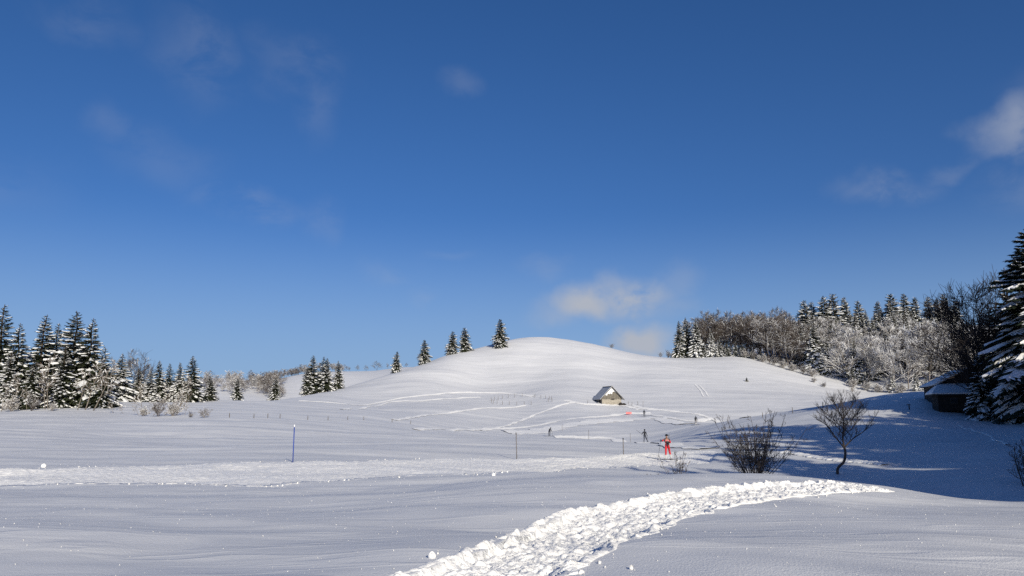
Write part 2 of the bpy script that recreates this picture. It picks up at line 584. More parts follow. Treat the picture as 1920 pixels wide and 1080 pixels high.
def strip_grid(A, B, m, over=.06):
    n = len(A)
    t = np.linspace(-over, 1 + over, m)
    a = np.array([(p.x, p.y) for p in A]); b = np.array([(p.x, p.y) for p in B])
    X = a[:, None, 0] * (1 - t) + b[:, None, 0] * t
    Y = a[:, None, 1] * (1 - t) + b[:, None, 1] * t
    return X, Y, np.tile(t, (n, 1))


def lower_terrain(A, B, inset, depth):
    """press the terrain down between the two edges"""
    a = np.array([(p.x, p.y) for p in A]); b = np.array([(p.x, p.y) for p in B])
    q = np.concatenate([a * (1 - inset) + b * inset, (a * inset + b * (1 - inset))[::-1]])
    x, y = TX.ravel(), TY.ravel()
    mn, mxx = q.min(0), q.max(0)
    cand = np.where((x > mn[0]) & (x < mxx[0]) & (y > mn[1]) & (y < mxx[1]))[0]
    ins = np.zeros(len(cand), bool)
    px, py = x[cand], y[cand]
    for k in range(len(q)):
        x1, y1 = q[k]; x2, y2 = q[(k + 1) % len(q)]
        c = ((y1 > py) != (y2 > py))
        if not c.any(): continue
        xi = (x2 - x1) * (py - y1) / (y2 - y1 + 1e-12) + x1
        ins ^= c & (px < xi)
    TZ.ravel()[cand[ins]] -= depth


def grid_mesh(name, X, Y, Z, mat):
    n, m = X.shape
    i, j = np.meshgrid(np.arange(n - 1), np.arange(m - 1), indexing='ij')
    q = np.stack([i * m + j, (i + 1) * m + j, (i + 1) * m + j + 1, i * m + j + 1], -1).reshape(-1, 4)
    v = np.stack([X.ravel(), Y.ravel(), Z.ravel()], 1)
    # make it face upwards
    e1 = v[q[0][1]] - v[q[0][0]]; e2 = v[q[0][2]] - v[q[0][0]]
    if e1[0] * e2[1] - e1[1] * e2[0] < 0: q = q[:, ::-1]
    return np_mesh(name, v, q, mat)


def np_mesh(name, v, q, mat):
    me = bpy.data.meshes.new(name)
    k = q.shape[1]
    me.vertices.add(len(v)); me.vertices.foreach_set('co', np.ascontiguousarray(v, dtype=np.float32).ravel())
    me.loops.add(q.size); me.loops.foreach_set('vertex_index', np.ascontiguousarray(q, dtype=np.int32).ravel())
    me.polygons.add(len(q))
    me.polygons.foreach_set('loop_start', np.arange(0, q.size, k, dtype=np.int32))
    me.polygons.foreach_set('loop_total', np.full(len(q), k, dtype=np.int32))
    me.polygons.foreach_set('use_smooth', np.ones(len(q), dtype=bool))
    me.materials.append(mat)
    me.update(calc_edges=True)
    return me


def drop_all(X, Y):
    return np.array([drop(x, y) for x, y in zip(X.ravel(), Y.ravel())]).reshape(X.shape)


def smoothstep(a, b, x):
    t = np.clip((x - a) / (b - a), 0, 1)
    return t * t * (3 - 2 * t)


# snowshoe trail in the foreground
up_t = [(560, 1130), (740, 1080), (900, 1026), (1000, 985), (1090, 954), (1200, 933), (1300, 918), (1400, 909), (1500, 905), (1580, 908), (1690, 919)]
dn_t = [(980, 1130), (1065, 1080), (1135, 1040), (1195, 1010), (1258, 984), (1330, 962), (1420, 942), (1500, 931), (1560, 926), (1620, 922), (1694, 922)]
n_t = 1700
tA, tB = strip_edges(up_t, dn_t, n_t)
tX, tY, tT = strip_grid(tA, tB, 96, .10)
tZ = drop_all(tX, tY)
# groomed piste crossing the field
up_p = [(-260, 884), (0, 880), (200, 877), (370, 871), (550, 867), (700, 864), (850, 862), (1000, 860), (1150, 855), (1250, 850), (1340, 846), (1450, 842)]
dn_p = [(-260, 916), (0, 912), (280, 908), (480, 912), (560, 906), (700, 897), (850, 890), (950, 885), (1050, 882), (1150, 877), (1230, 873), (1330, 868), (1450, 858)]
pA, pB = strip_edges(up_p, dn_p, 1300)
pX, pY, pT = strip_grid(pA, pB, 84, .04)
pZ = drop_all(pX, pY)

lower_terrain(tA[:1480], tB[:1480], .10, .28)
lower_terrain(pA[:1190], pB[:1190], .05, .25)
ground = link('snow_ground', np_mesh('snow_ground', np.stack([TX.ravel(), TY.ravel(), TZ.ravel()], 1), QUADS, M['snow']))
tag(ground, 'wind-packed snow covering the fields and the hill', None, None, 'structure')

# trail surface: kicked-up blocks and boot holes
d1, d2, val = worley(tX * 4.2, tY * 4.2, 5)
e1, e2, val2 = worley(tX * 9 + 3, tY * 9, 11)
wob = .06 * vnoise(np.linspace(0, 60, n_t)[:, None] + tT * 0, tT * 2, 4)
tt = tT + wob * 1.3
edge = np.minimum(tt, 1 - tt)
core = smoothstep(.02, .14, edge)
berm = np.exp(-((edge - .05) / .055) ** 2)
g1, g2, val3 = worley(tX * 15, tY * 15 + 5, 19)
lump = (val - .5) * .055 * smoothstep(0, .25, d2 - d1) + (val2 - .5) * .045 * smoothstep(0, .2, e2 - e1) + (val3 - .5) * .022 * smoothstep(0, .2, g2 - g1) + .05 * fbm(tX * 6, tY * 6, 8, 4, .6)
dfac = smoothstep(1470, 1300, np.arange(n_t))[:, None]
tZ2 = tZ + .012 + .02 * (1 - dfac) * core - .10 * core * dfac + berm * (.015 + .055 * (val - .4)) + lump * smoothstep(-.03, .08, edge) - .12 * smoothstep(.0, -.07, edge)
end = smoothstep(0, 40, np.arange(n_t))[:, None] * smoothstep(n_t - 1, n_t - 80, np.arange(n_t))[:, None]
tZ2 = tZ + (tZ2 - tZ) * end - .035 * (1 - end)
trail = link('snowshoe_trail', grid_mesh('snowshoe_trail', tX, tY, tZ2, M['snow_rough']))
tag(trail, 'lumpy trampled snowshoe trail curving through the foreground snow', None, None, 'structure')

# piste surface: banked to catch more sun, rutted along its length, with a broken edge
s_len = np.cumsum(np.r_[0, np.hypot(np.diff(pX[:, 30]), np.diff(pY[:, 30]))])[:, None]
pe = np.minimum(pT, 1 - pT) + .018 * vnoise(s_len * .8 + pT * 3, pT * 2, 2)
pcore = smoothstep(.0, .035, pe)
ruts_and_tilt = .02 * vnoise(pT * 38 + .2 * vnoise(s_len * .3, pT * 4, 61), s_len * .06, 40) + .008 * vnoise(pT * 90, s_len * .4, 47)
pd1, pd2, pval = worley(pX * 2.2, pY * 2.2, 51)
pl = (pval - .4) * .10 * smoothstep(0, .25, pd2 - pd1) * np.exp(-((pe - .015) / .022) ** 2)
groove = -.03 * (np.exp(-((pT - .17) / .012) ** 2) + np.exp(-((pT - .215) / .012) ** 2))
ruts_and_tilt = ruts_and_tilt + .04 * fbm(pX * 6, pY * 6, 77, 3, .6) - .13 * pT + .14 * (1 - pT) * smoothstep(0, .05, pT)  # cross tilt added here turns the piste to the sun, which brightens it
pend = smoothstep(1290, 1180, np.arange(1300))[:, None]
pZ2 = pZ - .3 * (1 - pend) + .02 - .10 * pcore + ruts_and_tilt * pcore + pl + groove + .05 * fbm(pX * .5, pY * .5, 71, 2) * pcore - .1 * smoothstep(.005, -.03, pe)
piste = link('piste', grid_mesh('piste', pX, pY, pZ2, M['snow_rough']))
tag(piste, 'groomed cross-country ski piste crossing the field', None, None, 'structure')


# thin ski tracks and trodden ways farther off, draped over the snow
def track(path, width, n=140, lift=.05, name='ski_track', label=None, lip=.04, w_end=None):
    P = [hit(*p) for p in path]
    P = spline([Vector((p.x, p.y, 0)) for p in P if p], n)
    X = np.zeros((n, 7)); Y = np.zeros((n, 7))
    cs = np.array([-1.0, -.8, -.45, 0, .45, .8, 1.0])
    for i, p in enumerate(P):
        t = P[min(n - 1, i + 1)] - P[max(0, i - 1)]
        t.normalize(); nx, ny = -t.y, t.x
        w = width + ((w_end - width) * i / (n - 1) if w_end is not None else 0)
        w *= .5 * (1 + .35 * math.sin(i * .7) * math.sin(i * .23 + width))
        X[i] = p.x + nx * cs * w; Y[i] = p.y + ny * cs * w
    Z = drop_all(X, Y)
    prof = np.array([-.03, lip * .7, lip, .0, lip, lip * .7, -.03])
    rnd = fbm(X * 1.3, Y * 1.3, 91, 2) * .05
    tilt = min(.13, .30 / max(width, w_end or 0))       # far side raised so the track faces the sun and looks brighter
    Z = Z + lift * .6 + .00015 * np.hypot(X, Y) + prof + tilt * np.maximum(0, Y - Y.mean(1, keepdims=True) + .25 * width) + rnd * (np.abs(cs) < .9)
    return tag(link(name, grid_mesh(name, X, Y, Z, M['snow_rough'])), label, None, None, 'structure')


TR = [
    ([(900, 807), (935, 801), (985, 785), (1030, 768), (1062, 757), (1085, 755)], 1.1, None, 'ski_track', 'narrow ski track running up to the stone hut'),
    ([(780, 806), (900, 806), (960, 803), (1030, 793), (1100, 783), (1170, 777), (1220, 775)], 1.5, None, 'ski_track', 'ski track running to the red banner'),
    ([(950, 811), (1000, 810), (1040, 802), (1090, 795), (1140, 789), (1200, 786), (1240, 786), (1290, 795)], 9.0, 4.0, 'piste_far_loop', 'groomed piste loop below the hut'),
    ([(1040, 820), (1090, 821), (1160, 827), (1209, 831), (1260, 836), (1330, 842)], 2.4, 2.0, 'ski_track', 'ski track passing behind the red skier'),
    ([(1180, 759), (1210, 766), (1260, 771), (1310, 777), (1340, 787)], 2.0, 1.5, 'ski_track', 'trodden way leading down from the hut'),
    ([(1210, 776), (1260, 784), (1295, 790), (1345, 791), (1400, 783)], 2.2, 1.6, 'ski_track', 'ski track bending up to the fence posts'),
    ([(560, 752), (640, 757), (720, 753), (800, 741), (870, 736), (940, 737), (1000, 743)], 1.2, None, 'ski_track', 'upper ski track round the foot of the hill'),
    ([(640, 768), (720, 757), (790, 752), (860, 747), (900, 745)], 1.0, None, 'ski_track', 'lower ski track round the foot of the hill'),
    ([(740, 788), (800, 778), (860, 771), (920, 765), (985, 760)], 1.3, None, 'ski_track', 'ski track below the fenced enclosure'),
    ([(1060, 751), (1090, 757), (1118, 759), (1165, 761), (1200, 768)], 1.6, None, 'ski_track', 'trampled snow in front of the hut'),
    ([(1303, 721), (1312, 731), (1319, 744)], .5, None, 'ski_track', 'left one of two short slide marks on the hill'),
    ([(1311, 722), (1320, 732), (1328, 743)], .5, None, 'ski_track', 'right one of two short slide marks on the hill'),
    ([(1800, 798), (1850, 815), (1890, 835)], .35, None, 'ski_track', 'faint track in the shaded hollow'),
    ([(1470, 848), (1560, 862), (1660, 872)], .8, None, 'ski_track', 'pale track crossing the shaded hollow'),
]
for (path, w, we, nm, lb) in TR:
    track(path, w, label=lb, name=nm, w_end=we, lip=.02 if w < 3 else .03)


# ------------------------------------------------------------------ trees
def spruce_meshes(name, h, rb, seed, whorls, nb, twigs, snow=.75, shape=.85, needles='needles', bare_to=.05, snow_w=1.0, tip_up=.12, spray=3, droop=1.15):
    """trunk, crown and snow load of one spruce, standing at the origin"""
    rnd = random.Random(seed)
    tr, cr, sn = MB(), MB(), MB()
    ph1, ph2, am1, am2 = rnd.random() * 6.28, rnd.random() * 6.28, rnd.uniform(.08, .22), rnd.uniform(.06, .16)
    pts = [Vector((rnd.uniform(-.01, .01) * h * (k > 0), rnd.uniform(-.01, .01) * h * (k > 0), h * k / 6)) for k in range(7)]
    tr.tube(pts, [h * .014 * (1 - k / 6.4) + .02 for k in range(7)], 7)
    for wi in range(whorls):
        f = (wi + .5) / whorls
        t = bare_to + (1 - bare_to) * (1 - (1 - f) ** .92)
        z0 = h * t * .985
        Rr = rb * ((1 - t) ** shape) * (1 - .35 * max(0, .14 - t) / .14) + h * .008
        if rnd.random() < .12: Rr *= rnd.uniform(.7, .9)
        n = max(4, int(nb * (.55 + .45 * (1 - t)) + rnd.random()))
        a0 = rnd.random() * 6.28
        for b in range(n):
            az = a0 + 6.283 * b / n + rnd.uniform(-.3, .3)
            Ln = Rr * rnd.uniform(.66, 1.16) * (1 + am1 * math.sin(az + ph1 + 3 * t) + am2 * math.sin(2 * az + ph2 + 17 * t))
            if rnd.random() < .06: Ln *= .55
            zz = z0 + rnd.uniform(-.5, .5) * h / whorls
            rad = Vector((math.cos(az), math.sin(az), 0)); side = Vector((-math.sin(az), math.cos(az), 0))
            up0 = -.10 + .75 * t ** 2 + rnd.uniform(-.08, .08)
            dr = (.55 * (1 - t) ** .7 + rnd.uniform(-.1, .12)) * droop + (droop - 1) * .25

            def P(s, up0=up0, dr=dr, Ln=Ln, rad=rad, zz=zz):
                return rad * (s * Ln) + Vector((0, 0, zz + Ln * (up0 * s - dr * s * s + tip_up * max(0, s - .6) ** 2 * 6)))
            # sprays of needles along both sides of the branch
            for k in range(twigs):
                s = .14 + .86 * (k + rnd.random() * .7) / twigs
                p = P(s); tang = (P(min(1.02, s + .05)) - P(s - .05)).normalized()
                ll = Ln * (.46 - .30 * s) * rnd.uniform(.7, 1.25) + .10
                for sg in (-1, 1):
                    an = rnd.uniform(.55, 1.05)
                    d = tang * math.cos(an) + side * (sg * math.sin(an)) + Vector((0, 0, rnd.uniform(-.55, -.05)))
                    d.normalize()
                    w = ll * rnd.uniform(.16, .26)
                    nrm = (tang - d * tang.dot(d)).normalized() * w
                    q = Vector((0, 0, -ll * .10))
                    cr.quad(p, p + d * (ll * .45) + nrm, p + d * ll + q, p + d * (ll * .5) - nrm)
                # hanging fringe
                hd = Vector((rnd.uniform(-.25, .25), rnd.uniform(-.25, .25), -1)) * (ll * rnd.uniform(.35, .75))
                w2 = tang * (ll * .22)
                cr.tri(p - w2, p + w2, p + hd + tang * ll * .2)
            cr.tri(P(.9) - side * Ln * .05, P(.9) + side * Ln * .05, P(1.1))
            # snow lying on it in patches
            if rnd.random() < snow * (.55 + .5 * (1 - t)) + .08:
                s0 = rnd.uniform(.12, .5); s1 = rnd.uniform(.82, 1.05)
                m = 4
                prev = None
                thick = (.035 + .03 * rnd.random()) * Ln + .03
                for k in range(m + 1):
                    s = s0 + (s1 - s0) * k / m
                    p = P(s)
                    ww = Ln * (.20 - .10 * s) * snow_w * rnd.uniform(.45, 1.25) + .05
                    if k in (0, m): ww *= .35
                    c = p + Vector((0, 0, thick + rnd.uniform(-.3, .5) * thick))
                    l = p + side * ww + Vector((0, 0, -thick * rnd.uniform(.2, 1.2))); r = p - side * ww + Vector((0, 0, -thick * rnd.uniform(.2, 1.2)))
                    if prev:
                        sn.quad(prev[0], l, c, prev[1]); sn.quad(prev[1], c, r, prev[2])
                    prev = (l, c, r)
                # and on some of the side sprays
                for k in range(max(1, twigs // spray)):
                    if rnd.random() > snow: continue
                    s = rnd.uniform(.3, .95); p = P(s) + Vector((0, 0, thick * .5))
                    sg = rnd.choice((-1, 1)); an = rnd.uniform(.6, 1.0)
                    tang = (P(min(1.02, s + .05)) - P(s - .05)).normalized()
                    d = (tang * math.cos(an) + side * sg * math.sin(an) + Vector((0, 0, -.2))).normalized()
                    ll = Ln * (.40 - .26 * s) + .08; w = ll * .2 * snow_w
                    nrm = (tang - d * tang.dot(d)).normalized() * w
                    top = p + d * ll * .5 + Vector((0, 0, w * .8))
                    sn.tri(p, p + d * ll * .45 + nrm, top); sn.tri(p + d * ll * .45 + nrm, p + d * ll, top)
                    sn.tri(p + d * ll, p + d * ll * .5 - nrm, top); sn.tri(p + d * ll * .5 - nrm, p, top)
    return dict(trunk=tr.mesh(name + '_trunk', M['bark'], True), crown=cr.mesh(name + '_crown', M[needles]), snow=sn.mesh(name + '_snow', M['snow_tree'], True), h=h)


def bare_meshes(name, h, seed, wood='twig_brown', frost=.25, spread=.55, limbs=9, l1=6, l2=6, trunk_r=.013, twig_r=.022, clear=.22, up=.35, crook=.12, stems=1, frost_w=1.6, lean=0.0, fan=None, bend=.15):
    """trunk, twiggy crown and frost of one leafless tree or shrub"""
    rnd = random.Random(seed)
    tr, cr, sn = MB(), MB(), MB()

    def rot_dir(d, ang, az):
        ref = Vector((0, 0, 1)) if abs(d.z) < .9 else Vector((1, 0, 0))
        x = d.cross(ref).normalized(); y = d.cross(x)
        return (d * math.cos(ang) + (x * math.cos(az) + y * math.sin(az)) * math.sin(ang)).normalized()

    def path(p, d, L, n, wob, upt):
        pts = [p]
        for k in range(n):
            d = (d + Vector((rnd.uniform(-wob, wob), rnd.uniform(-wob, wob), rnd.uniform(-wob, wob) + upt / n))).normalized()
            p = p + d * (L / n)
            pts.append(p)
        return pts

    def frosted(pts, r):
        if rnd.random() < frost:
            for a, b in zip(pts, pts[1:]):
                t = (b - a)
                sd = Vector((-t.y, t.x, 0))
                if sd.length < 1e-4: continue
                sd = sd.normalized() * r * frost_w
                o = Vector((0, 0, r * 1.2))
                o2 = Vector((0, 0, r * 2.6))
                sn.quad(a + sd + o, b + sd + o, b + o2, a + o2); sn.quad(a + o2, b + o2, b - sd + o, a - sd + o)

    for st in range(stems):
        base = Vector((rnd.uniform(-.03, .03) * h, rnd.uniform(-.03, .03) * h, 0)) if stems > 1 else Vector((0, 0, 0))
        d0 = Vector((0, 0, 1)) if stems == 1 else rot_dir(Vector((0, 0, 1)), rnd.uniform(.05, fan or spread), rnd.random() * 6.28)
        d0 = (d0 + Vector((lean, 0, 0))).normalized()
        H = h * (.92 if stems == 1 else rnd.uniform(.55, 1.0))
        tp = path(base, d0, H, 7, crook, bend)
        rr = [max(twig_r, trunk_r * h * (1 - k / 7.6)) for k in range(8)]
        tr.tube(tp, rr, 6 if stems == 1 else 4)
        for li in range(limbs):
            f = clear + (1 - clear) * (li + rnd.random() * .8) / limbs
            k = min(6, int(f * 7)); p = tp[k].lerp(tp[k + 1], f * 7 - k)
            d = (tp[k + 1] - tp[k]).normalized()
            L = h * spread * (1.05 - .75 * f) * rnd.uniform(.7, 1.2) * (1 if stems == 1 else .6)
            r1 = max(twig_r, rr[k] * .5)
            lp = path(p, rot_dir(d, rnd.uniform(.6, 1.1), rnd.random() * 6.28), L, 4, crook, up)
            tr.tube(lp, [r1, r1 * .8, r1 * .6, r1 * .45, twig_r * .8], 4, cap=False)
            frosted(lp, r1)
            for bi in range(l1):
                g = .2 + .8 * (bi + rnd.random()) / l1
                k2 = min(3, int(g * 4)); p2 = lp[k2].lerp(lp[k2 + 1], g * 4 - k2)
                d2 = rot_dir((lp[k2 + 1] - lp[k2]).normalized(), rnd.uniform(.45, .95), rnd.random() * 6.28)
                L2 = L * (.62 - .25 * g) * rnd.uniform(.6, 1.2)
                r2 = max(twig_r, r1 * .42)
                bp = path(p2, d2, L2, 3, crook, up * .7)
                cr.tube(bp, [r2, r2 * .85, r2 * .7, twig_r * .7], 3, cap=False)
                frosted(bp, r2)
                for ti in range(l2):
                    q = .15 + .85 * (ti + rnd.random()) / l2
                    k3 = min(2, int(q * 3)); p3 = bp[k3].lerp(bp[k3 + 1], q * 3 - k3)
                    d3 = rot_dir((bp[k3 + 1] - bp[k3]).normalized(), rnd.uniform(.4, .9), rnd.random() * 6.28)
                    L3 = L2 * rnd.uniform(.35, .7) + .02 * h
                    tw = path(p3, d3, L3, 2, crook, up * .5)
                    cr.tube(tw, [twig_r, twig_r * .8, twig_r * .5], 3, cap=False)
                    frosted(tw, twig_r)
    return dict(trunk=tr.mesh(name + '_trunk', M[wood], True), crown=cr.mesh(name + '_crown', M[wood]), snow=sn.mesh(name + '_snow', M['frost' if stems == 1 and wood != 'twig_dark' else 'snow_tree']) if sn.f else None, h=h)


SPR = [spruce_meshes('spruce%d' % i, 18, rb, 100 + i, wh, nb, tw, sn, shp, 'needles', bt, sw) for i, (rb, wh, nb, tw, sn, shp, bt, sw) in enumerate([
    (3.4, 38, 11, 7, .66, .85, .03, .62), (2.9, 40, 10, 7, .52, .80, .04, .6), (3.7, 36, 11, 7, .95, .9, .02, .85), (4.2, 34, 12, 7, .75, .95, .02, .7), (2.7, 42, 10, 7, .8, .75, .03, .75)])]
SPRSN = spruce_meshes('snowy_spruce', 18, 4.2, 131, 36, 11, 7, 1.0, .9, 'needles', .02, 1.25)
FULL = [spruce_meshes('full_spruce%d' % i, 18, rb, 150 + i, 36, 11, 7, sn, shp, 'needles', .02, sw) for i, (rb, sn, shp, sw) in enumerate([(3.3, 1.0, .55, .95), (3.0, .85, .50, .8), (3.6, .62, .58, .62)])]
BEE = [bare_meshes('beech%d' % i, 18, 200 + i, w, fr, .50, 13, 8, 7, .011, .036, .06, .40, .14, 1, 1.4) for i, (w, fr) in enumerate([
    ('twig_brown', .06), ('twig_brown', .14), ('twig_grey', .35), ('twig_grey', .8), ('twig_brown', .34), ('twig_grey', 1.0)])]


WIDE = 1.5


def plant(name, K, x, y, height, label, cat, group=None, rz=None, width=1.0, sink=.15, tilt=0.0):
    rnd = random.Random(int(x * 131 + y * 17))
    e = link(name, None, None, (x, y, gz(x, y) - sink))
    k = height / K['h']
    width *= WIDE if 'spruce' in name else 1.0
    e.scale = (k * width, k * width, k)
    if not tilt: tilt = rnd.uniform(-.03, .03)
    e.rotation_euler = (tilt * .3, tilt, rnd.random() * 6.28 if rz is None else rz)
    link('trunk', K['trunk'], e); tag(link('crown', K['crown'], e), kind='stuff')
    if K['snow']: tag(link('snow_load', K['snow'], e), kind='stuff')
    return tag(e, label, cat, group)


def by_photo(u, v_top, D):
    """ground position and height of a plant whose tip stands at this place, this far off"""
    top = at(u, v_top, D)
    return top.x, D, top.z - gz(top.x, D)


def spruce_at(u, v, D, k, label, group=None, width=1.0, name='spruce_tree', cat='tree', full=None):
    x, y, h = by_photo(u, v, D)
    return plant(name, FULL[full] if full is not None else SPR[k] if k >= 0 else SPRSN, x, y, h + .15, label, cat, group, width=width)


LEFT = 'spruces of the grove on the left'
for a in [
    (-22, 560, 152, 0, 'dark spruce cut by the left edge of the photo, tallest of the grove', 1.0),
    (14, 571, 150, 1, 'tall slim spruce at the left end of the grove', .95),
    (44, 606, 143, 3, 'broad snow-patched spruce in front of the tall slim one on the far left', .9),
    (84, 590, 150, 0, 'tall brownish spruce third from the left end of the grove', .95),
    (107, 606, 157, 4, 'thin-topped spruce behind the middle of the left grove', .8),
    (145, 582, 148, 0, 'tallest dark spruce in the right half of the left grove', 1.05),
    (175, 596, 146, 3, 'wide spruce just right of the tallest in the left grove', .9),
    (197, 650, 141, 1, 'shorter spruce at the right corner of the left grove', 1.0),
    (122, 650, 141, 0, 'low spruce filling the front of the left grove', 1.0),
    (66, 668, 138, 1, 'low spruce at the left front of the left grove', 1.0),
    (20, 660, 139, 2, 'low snowy spruce at the left edge of the photo', .9),
    (228, 662, 176, -1, 'snow-laden pale spruce standing alone right of the tall left grove', 1.0),
    (300, 676, 182, 0, 'spruce beside the brown birch in the second grove', .85),
    (318, 681, 186, 1, 'slim spruce in the middle of the second grove from the left', .85),
    (340, 679, 180, 2, 'snowy spruce left of the darkest tree in the second grove', .85),
    (362, 667, 176, 0, 'darkest and tallest spruce of the second grove from the left', .95),
    (395, 704, 186, 0, 'small pointed spruce at the right end of the second grove', 1.05),
    (262, 690, 180, 0, 'brown-green spruce under the bare birch in the second grove', .9),
    (284, 694, 178, 2, 'low snow-striped spruce in the second grove', .9),
]:
    spruce_at(a[0], a[1], a[2], a[3], a[4], LEFT, a[5] * (1.3 if a[0] > 250 else 1.12))
MID = 'lone spruces round the white hill'
for a in [
    (447, 709, 230, 3, 'rounded small spruce standing in front of the far wooded ridge', .95),
    (517, 708, 250, 3, 'small broad spruce at the left foot of the white hill', 1.0),
    (588, 666, 272, 0, 'tallest dark spruce of the clump on the left slope of the hill', 1.1),
    (606, 668, 276, 1, 'second spruce of the clump on the left slope of the hill', 1.05),
    (614, 671, 271, 0, 'third spruce of the clump on the left slope of the hill', 1.0),
    (634, 676, 280, 0, 'rightmost slim spruce of the clump on the left slope', .95),
    (577, 690, 270, 3, 'low spruce at the left foot of the slope clump', 1.0),
    (744, 659, 303, 3, 'lowest of the single spruces on the left skyline of the hill', 1.0),
    (795, 637, 314, 0, 'second single spruce up the left skyline of the hill', 1.1),
    (848, 621, 323, 0, 'left one of the pair of spruces near the hilltop', 1.15),
    (871, 614, 326, 0, 'right one of the pair of spruces near the hilltop', 1.1),
    (938, 598, 326, 0, 'dark spruce standing alone on the hilltop', 1.1),
]:
    spruce_at(a[0], a[1], a[2], a[3], a[4], MID, a[5] * 1.05, full=2 if a[3] == 3 or a[0] > 760 else None)
x, y, h = by_photo(1400, 707, 289)
plant('young_spruce', SPR[3], x, y, h + .1, 'tiny dark young spruce alone on the open white slope', 'tree', None, width=1.5)

# leafless trees among the left grove
for (u, v, D, k, lb, w) in [(268, 650, 184, 0, 'brown bare birch rising above the second grove from the left', 1.1), (250, 668, 190, 0, 'leafless tree behind the snow-laden pale spruce', .8),
                            (-5, 576, 158, 0, 'grey leafless tree behind the left end of the grove', .8), (112, 622, 160, 0, 'thin leafless tree in a gap of the left grove', .6), (215, 668, 165, 0, 'thin leafless tree between left grove and pale spruce', .5)]:
    x, y, h = by_photo(u, v, D)
    plant('birch_tree' if u == 268 else 'leafless_tree', BEE[k], x, y, h, lb, 'tree', None, width=w)
# slender leaning stems along the grove's front
STEM = [bare_meshes('stem%d' % i, 6, 300 + i, 'birch', .2, .34, 9, 4, 3, .011, .024, .3, .2, .16, 1, 1.5) for i in range(3)]
n = 0
for (u, v, D, tl) in [(152, 690, 131, .25), (168, 670, 132, .30), (183, 672, 131, .35), (100, 660, 134, .1), (92, 690, 133, .2), (30, 700, 134, .0), (8, 715, 132, .1), (55, 722, 132, -.1),
                      (288, 742, 118, .6), (297, 720, 117, .45), (310, 735, 116, .7), (276, 712, 120, .2), (330, 735, 114, .5), (322, 748, 113, .9), (335, 700, 118, .25), (262, 756, 121, -.5), (233, 752, 126, -.5), (215, 750, 127, -.6), (347, 752, 112, .3)]:
    x, y, h = by_photo(u, v, D)
    left = u < 200
    plant('birch_sapling', STEM[n % 3], x, y, max(1.5, h) / math.cos(tl), 'slender pale leaning sapling in front of the tall left grove' if left else 'bent frosted sapling at the front of the second grove', 'sapling',
          'leaning saplings before the tall left grove' if left else 'bent saplings before the second grove', tilt=tl, rz=0.0 if abs(tl) > .2 else None)
    n += 1
SHR = [bare_meshes('shrub%d' % i, 3, 320 + i, w, fr, .55, 7, 4, 3, .008, tr_, .15, .35, .14, 9, 1.4) for i, (w, fr, tr_) in enumerate([('twig_grey', .12, .012), ('twig_brown', .25, .012), ('twig_grey', .6, .016)])]
for (u, v, D, k, lb, w) in [(384, 762, 107, 0, 'low grey leafless bush at the right end of the second grove', 1.6), (357, 768, 108, 1, 'small brown bush left of the low grey leafless bush', 1.2),
                            (300, 744, 112, 1, 'low twiggy bush under the bent saplings', 1.3), (327, 746, 111, 2, 'tangled bush among the bent saplings', 1.3), (270, 756, 118, 2, 'frosted low bush left of the bent saplings', 1.2),
                            (25, 735, 131, 2, 'frosted bush at the left edge before the grove', 1.3), (62, 735, 131, 1, 'reddish brown bush before the left grove', 1.2), (100, 748, 130, 2, 'small frosted bush before the middle of the left grove', 1.0)]:
    x, y, h = by_photo(u, v, D)
    plant('bush', SHR[k], x, y, max(h, .8), lb, 'bush', None, width=w)

